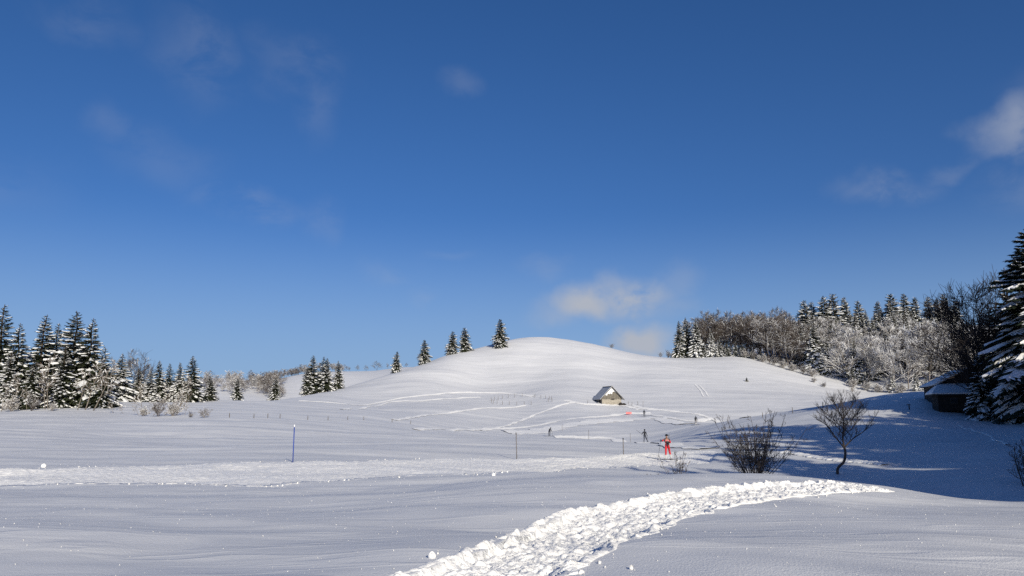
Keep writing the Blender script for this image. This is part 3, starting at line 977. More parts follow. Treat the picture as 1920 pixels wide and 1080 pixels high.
# ------------------------------------------------------------------ the wood on the right hillside
rw = random.Random(5)
sky_u = [1262, 1275, 1300, 1345, 1400, 1450, 1492, 1506, 1550, 1580, 1612, 1640, 1668, 1700, 1735, 1770, 1800, 1920]
sky_v = [612, 598, 594, 579, 577, 582, 590, 566, 557, 560, 572, 575, 556, 556, 566, 558, 572, 570]
ENDED = [  # spruces that stand out: column, tip row, distance, kind, width, label
    (1272, 603, 357, 0, .8, 'dark spruce at the left end of the hillside wood'), (1287, 597, 360, 0, .8, 'second dark spruce at the left end of the hillside wood'),
    (1306, 600, 354, 2, .8, 'snow-striped spruce near the left end of the hillside wood'), (1334, 620, 352, -1, .7, 'smaller white spruce at the foot of the brown beeches'),
    (1378, 640, 350, 3, .8, 'low dark spruce under the brown beeches'),
    (1508, 564, 385, 0, .8, 'leftmost tall spruce on the wood skyline'), (1524, 567, 392, 4, .7, 'slim spruce beside the leftmost tall one on the wood skyline'),
    (1544, 557, 384, 2, .85, 'broad snowy spruce in the highest clump of the wood'), (1562, 552, 388, 2, .85, 'highest spruce of the left skyline clump'),
    (1584, 558, 390, -1, .7, 'snowy spruce right of the left skyline clump'), (1608, 565, 388, 2, .75, 'spruce in the middle of the wood skyline'),
    (1537, 602, 350, -1, .7, 'white-laden spruce on the left part of the wooded slope'), (1572, 640, 326, 2, .8, 'large snow-streaked spruce low on the wooded slope'),
    (1643, 567, 388, -1, .75, 'white spruce rising from the frosted trees'), (1668, 552, 385, 2, .9, 'broad-topped spruce on the right of the wood skyline'),
    (1694, 552, 388, 2, .75, 'pointed spruce right of the broad-topped one'), (1715, 559, 386, -1, .75, 'narrow white spruce on the wood skyline'),
    (1738, 558, 390, 0, .8, 'darker spruce near the right end of the wood skyline'), (1755, 562, 384, 2, .75, 'spruce left of the last tall one in the wood'),
    (1768, 552, 386, -1, .8, 'last tall white spruce of the wood skyline'), (1788, 566, 380, 2, .75, 'spruce partly hidden by the dark bare tree'),
    (1672, 700, 296, -1, .8, 'small white spruce at the foot of the wood by the farmhouse'), (1716, 697, 292, -1, .8, 'white young spruce left of the farmhouse roof'),
    (1735, 705, 290, 2, .8, 'young spruce touching the farmhouse roof'), (1596, 690, 312, 3, .9, 'dark spruce at the lower edge of the wood'), (1620, 700, 308, 3, .8, 'low dark spruce at the lower edge of the wood'),
    (1758, 615, 330, -1, .7, 'white spruce among frosted trees above the farmhouse'), (1690, 640, 325, 4, .7, 'dark gap spruce in the middle of the frosted trees'),
]
for (u, v, D, k, w, lb) in ENDED:
    spruce_at(u, v - 2, D, k, lb, 'spruces of the hillside wood', w * (1.2 if D > 370 else 1.1), full=(int(u) % 2 if D > 370 else None))
rs2 = random.Random(31)
for i in range(58):                                     # snowy spruces scattered through the beeches
    u = rs2.uniform(1500, 1790); near = np.interp(u, [1300, 1400, 1450, 1550, 1640, 1830], [362, 352, 338, 318, 302, 290])
    D = near + rs2.uniform(6, 95)
    X = (u - 960) / FPX; g = gz(X * D, D)
    hh = rs2.uniform(15, 23)
    hh = min(hh, at(u, np.interp(u, sky_u, sky_v) + rs2.uniform(4, 22), D).z - g)
    if hh < 8: continue
    plant('spruce_tree', (SPRSN, SPR[2], SPRSN, SPR[4])[i % 4], X * D, D, hh, ('snow-laden' if i % 2 == 0 else 'white-streaked') + ' spruce among the frosted trees' + (' left of the wood middle' if u < 1590 else ' in the wood middle' if u < 1690 else ' above the farmhouse') + (', low on the slope' if D < near + 40 else ', high up'), 'tree', 'spruces among the frosted trees', width=.85)
CLEAR = [(1537, 350, 13), (1572, 326, 17), (1596, 312, 14), (1620, 308, 13), (1672, 296, 12), (1716, 292, 12), (1735, 290, 12), (1690, 325, 11), (1758, 330, 11), (1655, 330, 13), (1640, 352, 11), (1718, 345, 12), (1512, 338, 12), (1775, 318, 12), (1334, 352, 9), (1378, 350, 9)]
for (u, v, D, f, lb) in [(1655, 636, 330, 0, 'snow-laden spruce in the middle of the frosted slope'), (1640, 612, 352, 1, 'spruce above the middle of the frosted slope'), (1718, 622, 345, 0, 'snow-laden spruce high above the farmhouse roof'),
                         (1512, 640, 338, 2, 'dark spruce among the brown beeches of the wood'), (1775, 640, 318, 1, 'spruce left of the dark bare tree at the wood foot')]:
    spruce_at(u, v, D, 0, lb, 'spruces of the hillside wood', .8, full=f)
for (u, v, k) in [(1318, 638, 0), (1348, 634, 2), (1362, 642, 0), (1392, 644, 3), (1408, 650, 0), (1424, 655, 2)]:
    spruce_at(u, v, 353 - (u - 1318) * .08, k, 'low spruce in the shade under the brown beeches', 'low spruces under the beeches', 1.25)
for (u, w) in [(1312, 1.5), (1326, 1.4), (1341, 1.5), (1356, 1.6), (1370, 1.5), (1385, 1.5), (1400, 1.6)]:
    x, y, _ = by_photo(u, 660, 358)
    plant('bush', SHR[1 if u % 2 else 0], x, y, 5.5, 'brown thicket bush filling the foot of the beeches', 'bush', 'thicket under the beeches', width=w)
cnt = 0
tries = 0
placed = []
while cnt < 215 and tries < 6000:
    tries += 1
    u = rw.uniform(1300, 1830)
    near = np.interp(u, [1300, 1400, 1450, 1550, 1640, 1830], [362, 352, 338, 318, 302, 290])
    D = near + (rw.random() ** 1.2) * (1 if u > 1420 else .45) * (418 - near)
    if any(abs(u - a) < 7 and abs(D - b) < 9 for a, b in placed): continue
    if any(abs(u - a) < w_ and D < b + 3 for a, b, w_ in CLEAR): continue        # nothing stands in front of the lower spruces
    X = (u - 960) / FPX
    g = gz(X * D, D)
    vmax = np.interp(u, sky_u, sky_v) + rw.uniform(0, 14) + (rw.uniform(30, 56) if u > 1494 else 0)
    top = at(u, vmax, D).z
    h = min(top - g, rw.uniform(17, 25))
    if h < 6: continue
    placed.append((u, D))
    fr = np.clip((u - 1480) / 180, 0, 1)
    if u < 1500:
        k = rw.choice((0, 0, 1, 1, 4))
    else:
        k = rw.choice((1, 2, 4, 3)) if rw.random() > fr else rw.choice((3, 3, 5, 5, 4))
    lb = {0: 'brown leafless beech in the left part of the hillside wood', 1: 'lightly frosted brown beech in the hillside wood', 2: 'grey leafless tree in the hillside wood',
          3: 'frosted pale tree in the hillside wood', 4: 'snow-dusted brown beech in the hillside wood', 5: 'thickly frosted white tree in the hillside wood'}[k]
    lb = lb.replace(' in the left part of the hillside wood', '').replace(' in the hillside wood', '') + (' behind the end spruces' if u < 1400 else ' below the leftmost skyline spruces' if u < 1560 else ' in the middle of the wood' if u < 1680 else ' above the farmhouse') + (' near the lower edge' if D < near + 45 else ' high on the slope')
    x, y, _ = by_photo(u, 700, D)
    plant('beech_tree', BEE[k], x, y, h, lb, 'tree', 'beeches of the hillside wood, kind %s' % ('brown', 'lightly frosted', 'grey', 'frosted', 'snow-dusted', 'thickly frosted')[k], width=rw.uniform(.95, 1.25))
    cnt += 1
# frosted bushes along the lower edge of the wood
for (u, v, D, k, w) in [(1430, 675, 338, 2, 1.5), (1450, 682, 334, 1, 1.4), (1468, 688, 330, 2, 1.5), (1486, 692, 326, 2, 1.6), (1505, 694, 322, 1, 1.5), (1522, 690, 320, 2, 1.7), (1412, 668, 342, 1, 1.4), (1395, 664, 345, 2, 1.3),
                        (1600, 722, 306, 2, 1.5), (1625, 724, 302, 2, 1.4), (1645, 722, 298, 2, 1.4), (1665, 722, 296, 1, 1.4), (1690, 722, 292, 2, 1.4)]:
    x, y, h = by_photo(u, v, D)
    plant('bush', SHR[k], x, y, max(h, 4.5), 'frosted bush on the lower edge of the hillside wood', 'bush', 'frosted bushes along the wood edge', width=w)
for (u, v, D, k, w, lb) in [(1526, 714, 306, 2, 1.6, 'left one of the frosted bushes on open snow below the wood'), (1546, 722, 300, 1, 1.6, 'right one of the frosted bushes on open snow below the wood'),
                            (1598, 727, 296, 0, 1.3, 'small dark bush on snow left of the farmhouse'), (1147, 645, 352, 0, 1.5, 'bare bush on the skyline right of the hilltop'),
                            (1238, 659, 354, 0, 1.2, 'small bush on the saddle left of the wood'), (1252, 655, 356, 1, 1.3, 'taller bush on the saddle beside the wood')]:
    x, y, h = by_photo(u, v, D)
    plant('bush', SHR[k], x, y, max(h, 2.4), lb, 'bush', None, width=w)

# ------------------------------------------------------------------ far ridge with its round trees
rf = random.Random(9)
def far_tree(u, D, h, k, label, group, w=1.2):
    x, y, _ = by_photo(u, 720, D)
    plant('ridge_tree', BEE[k], x, y, h, label, 'tree', group, width=w)
for (u, h, w) in [(648, 6.5, 1.3), (668, 6.5, 1.2), (686, 6.2, 1.2), (706, 9.5, 1.6), (727, 6, 1.0), (762, 5, 1.2), (655, 5, 1.4)]:
    far_tree(u, 828, h, 1, 'small round tree on the far snowy ridge', 'round trees on the far ridge', w)
for i in range(46):
    u = rf.uniform(495, 645); D = rf.uniform(790, 850)
    far_tree(u, D, rf.uniform(6, 10), rf.choice((0, 1, 2)), 'leafless tree of the far ridge wood', 'trees of the far ridge wood', 1.5)
for i in range(44):
    u = rf.uniform(384, 486); D = rf.uniform(640, 780)
    far_tree(u, D, rf.uniform(7, 11), rf.choice((1, 2, 3)), 'pale leafless tree of the far wood left of the white slope', 'trees of the far left wood', 1.5)
for i in range(38):
    u = rf.uniform(484, 530); D = rf.uniform(640, 760)
    far_tree(u, D, rf.uniform(7, 11), rf.choice((0, 1, 2)), 'brown-grey tree of the dark spinney on the far slope', 'trees of the far spinney', 1.5)

# ------------------------------------------------------------------ right edge: big spruce, dark beech, forest beyond the frame
BIG = spruce_meshes('big_spruce', 25, 4.6, 405, 58, 12, 15, 1.6, .72, 'needles_dark', .02, .75, .15, 1, 1.75)
x, y, h = by_photo(1926, 424, 95)
plant('spruce_tree', BIG, x, y, h, 'tall snow-laden spruce cut by the right edge of the photo', 'tree', width=1.32)
DARKB = [bare_meshes('dark_beech%d' % i, 18, 410 + i, 'twig_dark', .0, .58, 20, 10, 8, .014, .030, .06, .50, .13, 1, 1.3) for i in range(3)]
for (u, v, D, k, w, lb) in [(1868, 520, 104, 0, 1.05, 'dark leafless beech in front of the farmhouse beside the big spruce'), (1838, 545, 103, 1, 1.1, 'second dark leafless tree leaning over the farmhouse roof'),
                            (1822, 610, 108, 2, 1.0, 'lowest dark leafless tree in front of the farmhouse')]:
    x, y, h = by_photo(u, v, D)
    plant('beech_tree', DARKB[k], x, y, h, lb, 'tree', width=w)
SPRBL = spruce_meshes('black_spruce', 18, 3.4, 145, 38, 11, 8, .10, .8, 'needles_dark', .04, .6)
for (u, v, D, w, lb) in [(1884, 500, 108, .95, 'dark nearly snowless spruce just left of the big spruce'), (1850, 566, 112, .9, 'dark spruce behind the bare tree above the farmhouse')]:
    x, y, h = by_photo(u, v, D)
    plant('spruce_tree', SPRBL, x, y, h, lb, 'tree', width=w)
SPRDK = spruce_meshes('shade_spruce', 18, 3.6, 140, 36, 10, 8, .7, .9, 'needles_dark', .0, 1.2)
x, y, h = by_photo(1832, 660, 101)
plant('spruce_tree', SPRDK, x, y, h, 'shaded small spruce drooping before the farmhouse wall', 'tree', width=.9)
x, y, h = by_photo(1885, 610, 99)
plant('spruce_tree', SPRDK, x, y, h, 'dark shaded spruce between the farmhouse and the big spruce', 'tree', width=.75)
FRONT = [(23.6, 9, 17.5), (26.5, 12, 18.5), (24.6, 2, 21.5), (26.5, -4, 20), (28, 7, 21), (31, 1, 20), (30, 17, 22), (33, 10, 20), (36, 6, 23), (38, 19, 20), (42, 14, 23), (34, 29, 24), (41, 26, 23), (38, 38, 25), (46, 23, 24), (41, 46, 25), (46, 36, 22), (51, 32, 25), (45, 55, 25), (50, 46, 23), (56, 42, 25), (49, 64, 25), (54, 55, 23),
         (57, 73, 23), (60, 80.5, 22), (60, 64, 23), (65, 88, 23), (64, 61, 24), (68, 70, 24), (70, 80, 24), (70, 96, 21), (75, 90, 24), (76, 104, 22), (82, 112, 22), (78, 121, 19), (90, 121, 23)]
rq = random.Random(12)
FRONT = [(x, y, h * (.84 if 5 < y < 40 else .92 if y < 66 else 1)) for (x, y, h) in FRONT]
allf = list(FRONT)
for (x, y, h) in FRONT:
    for k in range(5):
        allf.append((x + 1 + (k + 1) * 5.0 + rq.uniform(-1.5, 1.5), y - 1 - (k + 1) * 4.0 + rq.uniform(-3, 3), h + rq.uniform(0, 5)))
sd_ = Vector((to_sun.x, to_sun.y, 0)).normalized()
for i, (x, y, h) in enumerate(allf):
    if x < y * .69 + 3 and y > 0: continue
    gp = Vector((x - 42, y - 105, 0)); al = gp.dot(sd_); ac = (gp - sd_ * al).length
    cc = x * .94 + y * .342
    if 77 < cc < 104 and y < 93: h = min(h, (95 - y) / .94 * .40 + 4)      # lower trees here leave the big spruce in the sun
    if h < 6: continue
    if ac < 3.0 and 20 < al < 62: continue              # a gap in the forest edge lets a band of sun through
    plant('spruce_tree', SPR[(0, 1, 4, 2, 3)[i % 5]], x, y, h, 'tall spruce of the forest edge beyond the right side of the photo', 'tree', 'forest edge on the right', width=.6 if i < len(FRONT) else 1.0)

# ------------------------------------------------------------------ shrubs and the small tree in the hollow
M['shade_twig'] = plain('willow_twigs', (.075, .062, .055), .85, .3, 2)
WIL = bare_meshes('willow', 2.9, 500, 'shade_twig', 0, .32, 6, 2, 2, .005, .0065, .3, .3, .10, 72, 1.4, fan=1.0, bend=.35)
x, y, h = by_photo(1410, 788, 41)
plant('willow_bush', WIL, x, y, h * 1.3, 'large leafless willow bush with fanned stems at the edge of the shade', 'bush', width=.9)
WIL2 = bare_meshes('willow_thin', 1.6, 501, 'shade_twig', 0, .32, 4, 2, 1, .006, .007, .35, .3, .10, 12, 1.4, fan=.75, bend=.3)
x, y, h = by_photo(1268, 832, 37)
plant('willow_bush', WIL2, x, y, h, 'sparse leafless shrub in front of the red skier', 'bush', width=1.0)
x, y, h = by_photo(1232, 868, 35)
plant('willow_bush', WIL2, x, y, .75, 'low twiggy shrub sunk in snow left of the red skier', 'bush', width=2.6, rz=2.0)
WIL3 = bare_meshes('willow_edge', 2.4, 502, 'shade_twig', 0, .4, 6, 3, 2, .007, .008, .25, .3, .12, 14, 1.4, fan=1.15, bend=.35)
x, y, h = by_photo(1912, 808, 38)
plant('willow_bush', WIL3, x, y, h, 'dark leafless shrub cut by the right edge of the photo', 'bush', width=1.1, sink=.3)


def custom_tree(name, label, base_px, D, lines, k1, k2, r0, seed):
    """a tree whose main limbs are given as photo polylines, with twigs grown along them"""
    rnd = random.Random(seed)
    p0 = hit(*base_px); D = p0.y
    tr, cr = MB(), MB()
    def W(u, v, dy): return at(u, v, D + dy) - p0
    for li, (pts, ra, rb, dep) in enumerate(lines):
        P = [W(u, v, dep * i / (len(pts) - 1)) for i, (u, v) in enumerate(pts)]
        P = spline(P, len(P) * 4)
        n = len(P)
        tr.tube(P, [ra + (rb - ra) * i / (n - 1) for i in range(n)], 7)
        if li == 0: continue
        for b in range(k1):
            f = .12 + .88 * (b + rnd.random()) / k1
            i = min(n - 2, int(f * (n - 1))); p = P[i]; d = (P[i + 1] - P[i]).normalized()
            a = rnd.random() * 6.28
            o = Vector((math.cos(a), math.sin(a) * .9, .35)).normalized()
            dd = (d * .6 + o).normalized(); L = rnd.uniform(.4, 1.2) * (1.25 - .7 * f)
            q = [p]
            for t in range(4):
                dd = (dd + Vector((rnd.uniform(-.2, .2), rnd.uniform(-.2, .2), rnd.uniform(-.02, .25)))).normalized(); q.append(q[-1] + dd * L / 4)
            r1 = .011
            cr.tube(q, [r1, r1 * .85, r1 * .7, r1 * .55, .004], 4, cap=False)
            for c in range(k2):
                j = rnd.randrange(1, 5); e = (dd + Vector((rnd.uniform(-.9, .9), rnd.uniform(-.9, .9), rnd.uniform(-.2, .7)))).normalized()
                m1 = q[j] + e * L * .22; m2 = m1 + (e + Vector((0, 0, .3))).normalized() * L * .2
                cr.tube([q[j], m1, m2], [.006, .005, .003], 3, cap=False)
    e = link(name, None, None, p0)
    tr.build('trunk', M['shade_twig'], e, True); tag(cr.build('crown', M['shade_twig'], e), kind='stuff')
    return tag(e, label, 'tree')


custom_tree('small_tree', 'small bare tree with a kinked trunk standing in the blue shade', (1571, 889), 47, [
    ([(1571, 896), (1571, 878), (1582, 866), (1585, 850), (1583, 838)], .085, .07, 0),
    ([(1583, 840), (1580, 820), (1582, 800), (1581, 772), (1577, 736)], .06, .012, .2),
    ([(1583, 840), (1567, 820), (1549, 797), (1530, 786)], .045, .01, -.8),
    ([(1584, 838), (1600, 822), (1622, 806), (1645, 775)], .045, .01, .6),
    ([(1581, 815), (1566, 796), (1545, 778)], .025, .008, 1.0), ([(1581, 802), (1560, 785), (1538, 764)], .022, .007, .3), ([(1582, 800), (1602, 782), (1624, 764)], .022, .007, -.5), ([(1582, 818), (1600, 800), (1610, 780)], .022, .007, -.9),
    ([(1582, 790), (1570, 765), (1560, 745)], .022, .007, -.6),
    ([(1582, 785), (1596, 762), (1604, 745)], .022, .007, .8)], 26, 8, .1, 77)

# ------------------------------------------------------------------ huts
M['stone'] = plain('pale_stone', (.33, .30, .25), .9, .25, 2.5, .6)
M['board'] = plain('weathered_board', (.16, .145, .12), .85, .3, 3, .3)
M['board_dark'] = plain('dark_board', (.035, .03, .028), .85, .3, 3)
M['tin'] = plain('grey_tin', (.42, .43, .44), .5, .15, 1.5)
M['edge'] = plain('dark_bargeboard', (.07, .065, .06), .8, .25, 4)
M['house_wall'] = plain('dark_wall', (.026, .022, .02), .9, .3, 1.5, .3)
M['snow_roof'] = snow_mat('roof_snow', (.80, .81, .83), 'tree')


def slab(mb, a, b, c, d, th):
    """a plate through four corners, thickened along its normal"""
    nrm = (b - a).cross(d - a).normalized() * th
    P = [a, b, c, d, a + nrm, b + nrm, c + nrm, d + nrm]
    i = len(mb.v); mb.v += P
    for f in ((3, 2, 1, 0), (4, 5, 6, 7), (0, 1, 5, 4), (1, 2, 6, 5), (2, 3, 7, 6), (3, 0, 4, 7)):
        mb.f.append(tuple(i + q for q in f)); mb.mi.append(0)


def stone_hut():
    p = hit(1147, 758.5)
    e = link('stone_hut', None, None, p + Vector((0, 0, -.1)))
    e.rotation_euler = (0, 0, R(12))
    W, Dp, wh, gh = 3.05, 7.0, 1.75, 3.75
    oh = .75
    w = MB(); w.box((0, Dp / 2, wh / 2), (2 * W, Dp, wh)); w.build('wall', M['stone'], e)
    V = Vector
    # gable of upright boards
    nb = 12
    for i in range(nb):
        x0 = -W - .25 + (2 * W + .5) * i / nb; x1 = x0 + (2 * W + .5) / nb - .03
        top = lambda x: wh + gh * (1 - abs(x) / (W + .6)) - .12
        m = MB(); dy = -.06 - .02 * (i % 2)
        zb = wh - .02 - .05 * (i % 3)
        a, b = V((x0, dy, zb)), V((x1, dy, zb)); c, d = V((x1, dy, top(x1))), V((x0, dy, top(x0)))
        o = V((0, .05, 0))
        i0 = len(m.v); m.v += [a, b, c, d, a + o, b + o, c + o, d + o]
        for f in ((0, 1, 2, 3), (7, 6, 5, 4), (0, 4, 5, 1), (1, 5, 6, 2), (2, 6, 7, 3), (3, 7, 4, 0)): m.f.append(tuple(i0 + q for q in f)); m.mi.append(0)
        m.build('gable_board', M['board'], e)
    # core behind the boards
    for yy in (0.02, Dp - .02):
        m = MB(); m.tri(V((-W, yy, wh)), V((W, yy, wh)), V((0, yy, wh + gh - .35))); m.build('gable_wall', M['board_dark'], e)
    # snow blown against the upper gable
    m = MB(); rnd = random.Random(3)
    prof = [(-2.35, .95), (-1.9, 1.25), (-1.55, 1.0), (-1.2, 1.75), (-.75, 1.5), (-.3, 1.75), (0.1, 1.45), (.3, 2.2), (.8, 2.3), (1.2, 2.15), (1.45, 1.95)]
    for (xa, za), (xb, zb) in zip(prof, prof[1:]):
        ta = gh * (1 - abs(xa) / (W + .6)) - .2; tb = gh * (1 - abs(xb) / (W + .6)) - .2
        m.quad(V((xa, -.16, wh + za)), V((xb, -.16, wh + zb)), V((xb, -.14, wh + max(tb, zb))), V((xa, -.14, wh + max(ta, za))))
        m.quad(V((xa, -.16, wh + za)), V((xa, -.05, wh + za - .05)), V((xb, -.05, wh + zb - .05)), V((xb, -.16, wh + zb)))
    m.build('gable_snow', M['snow_roof'], e)
    # roof
    for sg in (-1, 1):
        x_e = sg * (W + .8); z_e = wh + gh * (1 - (W + .8) / (W + .6)) + .05; z_r = wh + gh + .05
        a, b = V((0, -oh, z_r)), V((x_e, -oh, z_e)); c, d = V((x_e, Dp + oh, z_e)), V((0, Dp + oh, z_r))
        m = MB(); slab(m, *((a, b, c, d) if sg > 0 else (d, c, b, a)), -.10) if False else slab(m, *((a, b, c, d) if sg < 0 else (d, c, b, a)), -.10)
        r = m.build('roof', M['tin'], e)
        m = MB()
        q = V((0, .06, -.02)); k = V((0, 0, -.22))
        m.quad(a - q, b - q, b - q + k, a - q + k); m.quad(a + q, a + q + k, b + q + k, b + q); m.quad(a - q + k, b - q + k, b + q + k, a + q + k); m.quad(a - q, a + q, b + q, b - q)
        m.build('bargeboard', M['edge'], r)
        # snow: whole right slope, only a rim on the swept left one
        m = MB(); up = V((0, 0, .17))
        if sg > 0:
            slab(m, d + up * .7, c + up * .7, b + up * .7, a + up * .7, .12)
        else:
            slab(m, a + up, b + V((.3, 0, .28)), b + V((-.05, .25, .1)) , a + V((-.1, .25, .12)), .05)
        m.build('roof_snow', M['snow_roof'], r)
    m = MB(); m.box((0, Dp / 2, wh + gh + .12), (.5, Dp + 1.5, .16)); m.build('ridge_cap', M['edge'], e)
    m = MB(); m.box((.35, -.12, wh - .02), (.95, .2, .34)); m.build('hatch', M['board_dark'], e)
    m = MB(); m.box((-W - .03, 2.0, .8), (.06, 1.6, 1.6)); m.build('door', M['board_dark'], e)
    tag(e, 'small stone hut with steep grey roof and board gable at the foot of the hill', 'hut')
    # woodpile and boulder by its right corner
    for (dx, dy, s, lb) in [(2.6, -1.0, .75, 'dark pointed boulder by the right corner of the stone hut'), (3.7, -.7, .6, 'low dark boulder right of the stone hut')]:
        bm = bmesh.new(); bmesh.ops.create_icosphere(bm, subdivisions=2, radius=s)
        r2 = random.Random(int(dx * 10))
        for v in bm.verts: v.co *= r2.uniform(.8, 1.15); v.co.z *= .9
        me = bpy.data.meshes.new('boulder'); bm.to_mesh(me); bm.free(); me.materials.append(M['board_dark'])
        q = p + Vector((dx, dy, 0)); q.z = drop(q.x, q.y) + s * .25
        tag(link('boulder', me, None, q), lb, 'boulder', 'boulders by the stone hut')
    # drift banked up along the foot of the wall
    return e


stone_hut()


def farmhouse():
    V = Vector
    p = hit(1763, 767)
    e = link('farmhouse', None, None, V((p.x, p.y, p.z - .25)))
    e.rotation_euler = (0, 0, R(-18))
    W, Dp, eh, rh = 8.0, 11.0, 3.75, 2.15
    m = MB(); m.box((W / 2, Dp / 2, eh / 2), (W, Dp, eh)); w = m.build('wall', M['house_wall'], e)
    m = MB(); m.tri(V((0, 0, eh)), V((W, 0, eh)), V((W / 2, 0, eh + rh))); m.build('gable', M['board_dark'], e)
    m = MB(); m.tri(V((W, Dp, eh)), V((0, Dp, eh)), V((W / 2, Dp, eh + rh))); m.build('gable', M['board_dark'], e)
    for sg in (-1, 1):
        xe = W / 2 + sg * (W / 2 + .5); ze = eh - .25
        a, b, c, d = V((W / 2, -.6, eh + rh)), V((xe, -.6, ze)), V((xe, Dp + .6, ze)), V((W / 2, Dp + .6, eh + rh))
        m = MB(); slab(m, *((a, b, c, d) if sg < 0 else (d, c, b, a)), -.12); r = m.build('roof', M['edge'], e)
        u = V((0, 0, .14))
        m = MB(); slab(m, *((a + u, b + u, c + u, d + u) if sg < 0 else (d + u, c + u, b + u, a + u)), -.16); m.build('roof_snow', M['snow_roof'], r)
    # low wing across the front, hipped at its left end
    y0, y1, x0, x1, wh = -4.2, -.05, -1.0, 8.6, 2.25
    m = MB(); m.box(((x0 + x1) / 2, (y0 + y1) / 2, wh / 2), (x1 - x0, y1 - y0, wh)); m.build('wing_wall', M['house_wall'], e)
    o = .75
    A, B = V((x0 - o, y0 - .7, wh - .12)), V((x1 + .4, y0 - .7, wh - .12)); C, Dd = V((x1 + .4, -.04, wh + 1.35)), V((x0 + 1.0, -.04, wh + 1.35)); E = V((x0 - o, .3, wh - .12))
    m = MB(); slab(m, A, B, C, Dd, .12)
    nrm = V((0, 0, .12)); m.tri(A, Dd, E); m.tri(A + nrm, Dd + nrm, E + nrm); m.quad(A, E, E + nrm, A + nrm)
    r = m.build('wing_roof', M['edge'], e)
    u = V((0, 0, .16)); m = MB(); slab(m, A + u, B + u, C + u, Dd + u, .16)
    m.tri(A + u * 2, Dd + u * 2, E + u * 2); m.quad(A + u, E + u, E + u * 2, A + u * 2)
    m.build('roof_snow', M['snow_roof'], r)
    m = MB(); m.box((3.2, y0 - .03, 1.05), (1.1, .08, 2.0)); m.build('door', M['board_dark'], e)
    for x in (1.0, 5.4):
        m = MB(); m.box((x, y0 - .03, 1.35), (.9, .07, .8)); wn = m.build('window', M['edge'], e)
        m = MB(); m.box((x, y0 - .045, 1.35), (.74, .08, .64)); m.build('pane', M['glass'], wn)
    tag(e, 'dark farmhouse with snow-covered roofs half hidden by trees', 'house')


gm, gN, gL, gb = new_mat('window_glass')
gb.inputs['Base Color'].default_value = (.02, .025, .03, 1); gb.inputs['Roughness'].default_value = .1
M['glass'] = gm
farmhouse()

# ------------------------------------------------------------------ poles, posts, banner
M['blue'] = plain('blue_paint', (.035, .07, .30), .45, .1, 4)
M['grey_pole'] = plain('grey_pole', (.16, .15, .15), .7, .2, 4)
M['white_paint'] = plain('white_paint', (.8, .8, .8), .5, .05, 4)
M['post'] = plain('grey_post', (.12, .105, .09), .85, .3, 4)
M['black'] = plain('black_cloth', (.012, .013, .018), .8, .2, 8)
M['red'] = plain('red_cloth', (.55, .025, .035), .6, .12, 6)


def pole(u, v0, v1, r, mats, label, lean=0.0, D=None, name='piste_pole', group='piste marker poles'):
    """v0 foot row, v1 top row"""
    p = hit(u, v0) if D is None else Vector(at(u, v0, D))
    if D is not None: p.z = drop(p.x, p.y)
    top = at(u, v1, p.y).z
    h = max(.5, top - p.z)
    e = link(name, None, None, p)
    e.rotation_euler = (0, lean, 0)
    m = MB(); m.tube([Vector((0, 0, -.3)), Vector((0, 0, h * .5)), Vector((0, 0, h - .12))], r, 8); m.build('shaft', M[mats[0]], e, True)
    m = MB(); m.tube([Vector((0, 0, h - .12)), Vector((0, 0, h - .02)), Vector((0, 0, h))], [r * 1.15, r * 1.15, r * .6], 8); m.build('tip', M[mats[1]], e, True)
    return tag(e, label, 'pole', group)


pole(549, 868, 796, .026, ('blue', 'white_paint'), 'blue marker pole with a white tip at the far edge of the piste')
pole(969, 862, 811, .030, ('grey_pole', 'grey_pole'), 'tall grey marker pole right of the blue one', R(-1.5))
pole(1169, 854, 821, .036, ('grey_pole', 'black'), 'shorter dark marker pole left of the red skier')
pole(1255, 860, 815, .030, ('grey_pole', 'grey_pole'), 'thin marker pole behind the red skier', R(1), D=66)
pole(1104, 822, 806, .035, ('grey_pole', 'grey_pole'), 'faint far pole between the leaning skier and the skating skier', D=135)
pole(1182, 829, 812, .03, ('grey_pole', 'grey_pole'), 'faint far pole just left of the skating skier', D=128)
pole(1206, 769, 752, .04, ('grey_pole', 'grey_pole'), 'thin pole behind the skier nearest the hut', D=232)
pole(1054, 806, 796, .035, ('grey_pole', 'grey_pole'), 'faint far pole right of the leaning skier', D=170)


def post(u, v, h, label, group, D=None, lean=0.0, r=.06):
    p = hit(u, v) if D is None else Vector(at(u, v, D))
    p.z = drop(p.x, p.y)
    m = MB(); m.tube([Vector((0, 0, -.2)), Vector((0, 0, h * .6)), Vector((math.sin(lean) * h * .3, 0, h))], [r, r * .95, r * .8], 6)
    m.tube([Vector((math.sin(lean) * h * .3, 0, h + .002)), Vector((math.sin(lean) * h * .3, 0, h + .06))], [r * .8, r * .2], 6)
    o = m.build('fence_post', M['post'], None); o.location = p
    return tag(o, label, 'post', group)


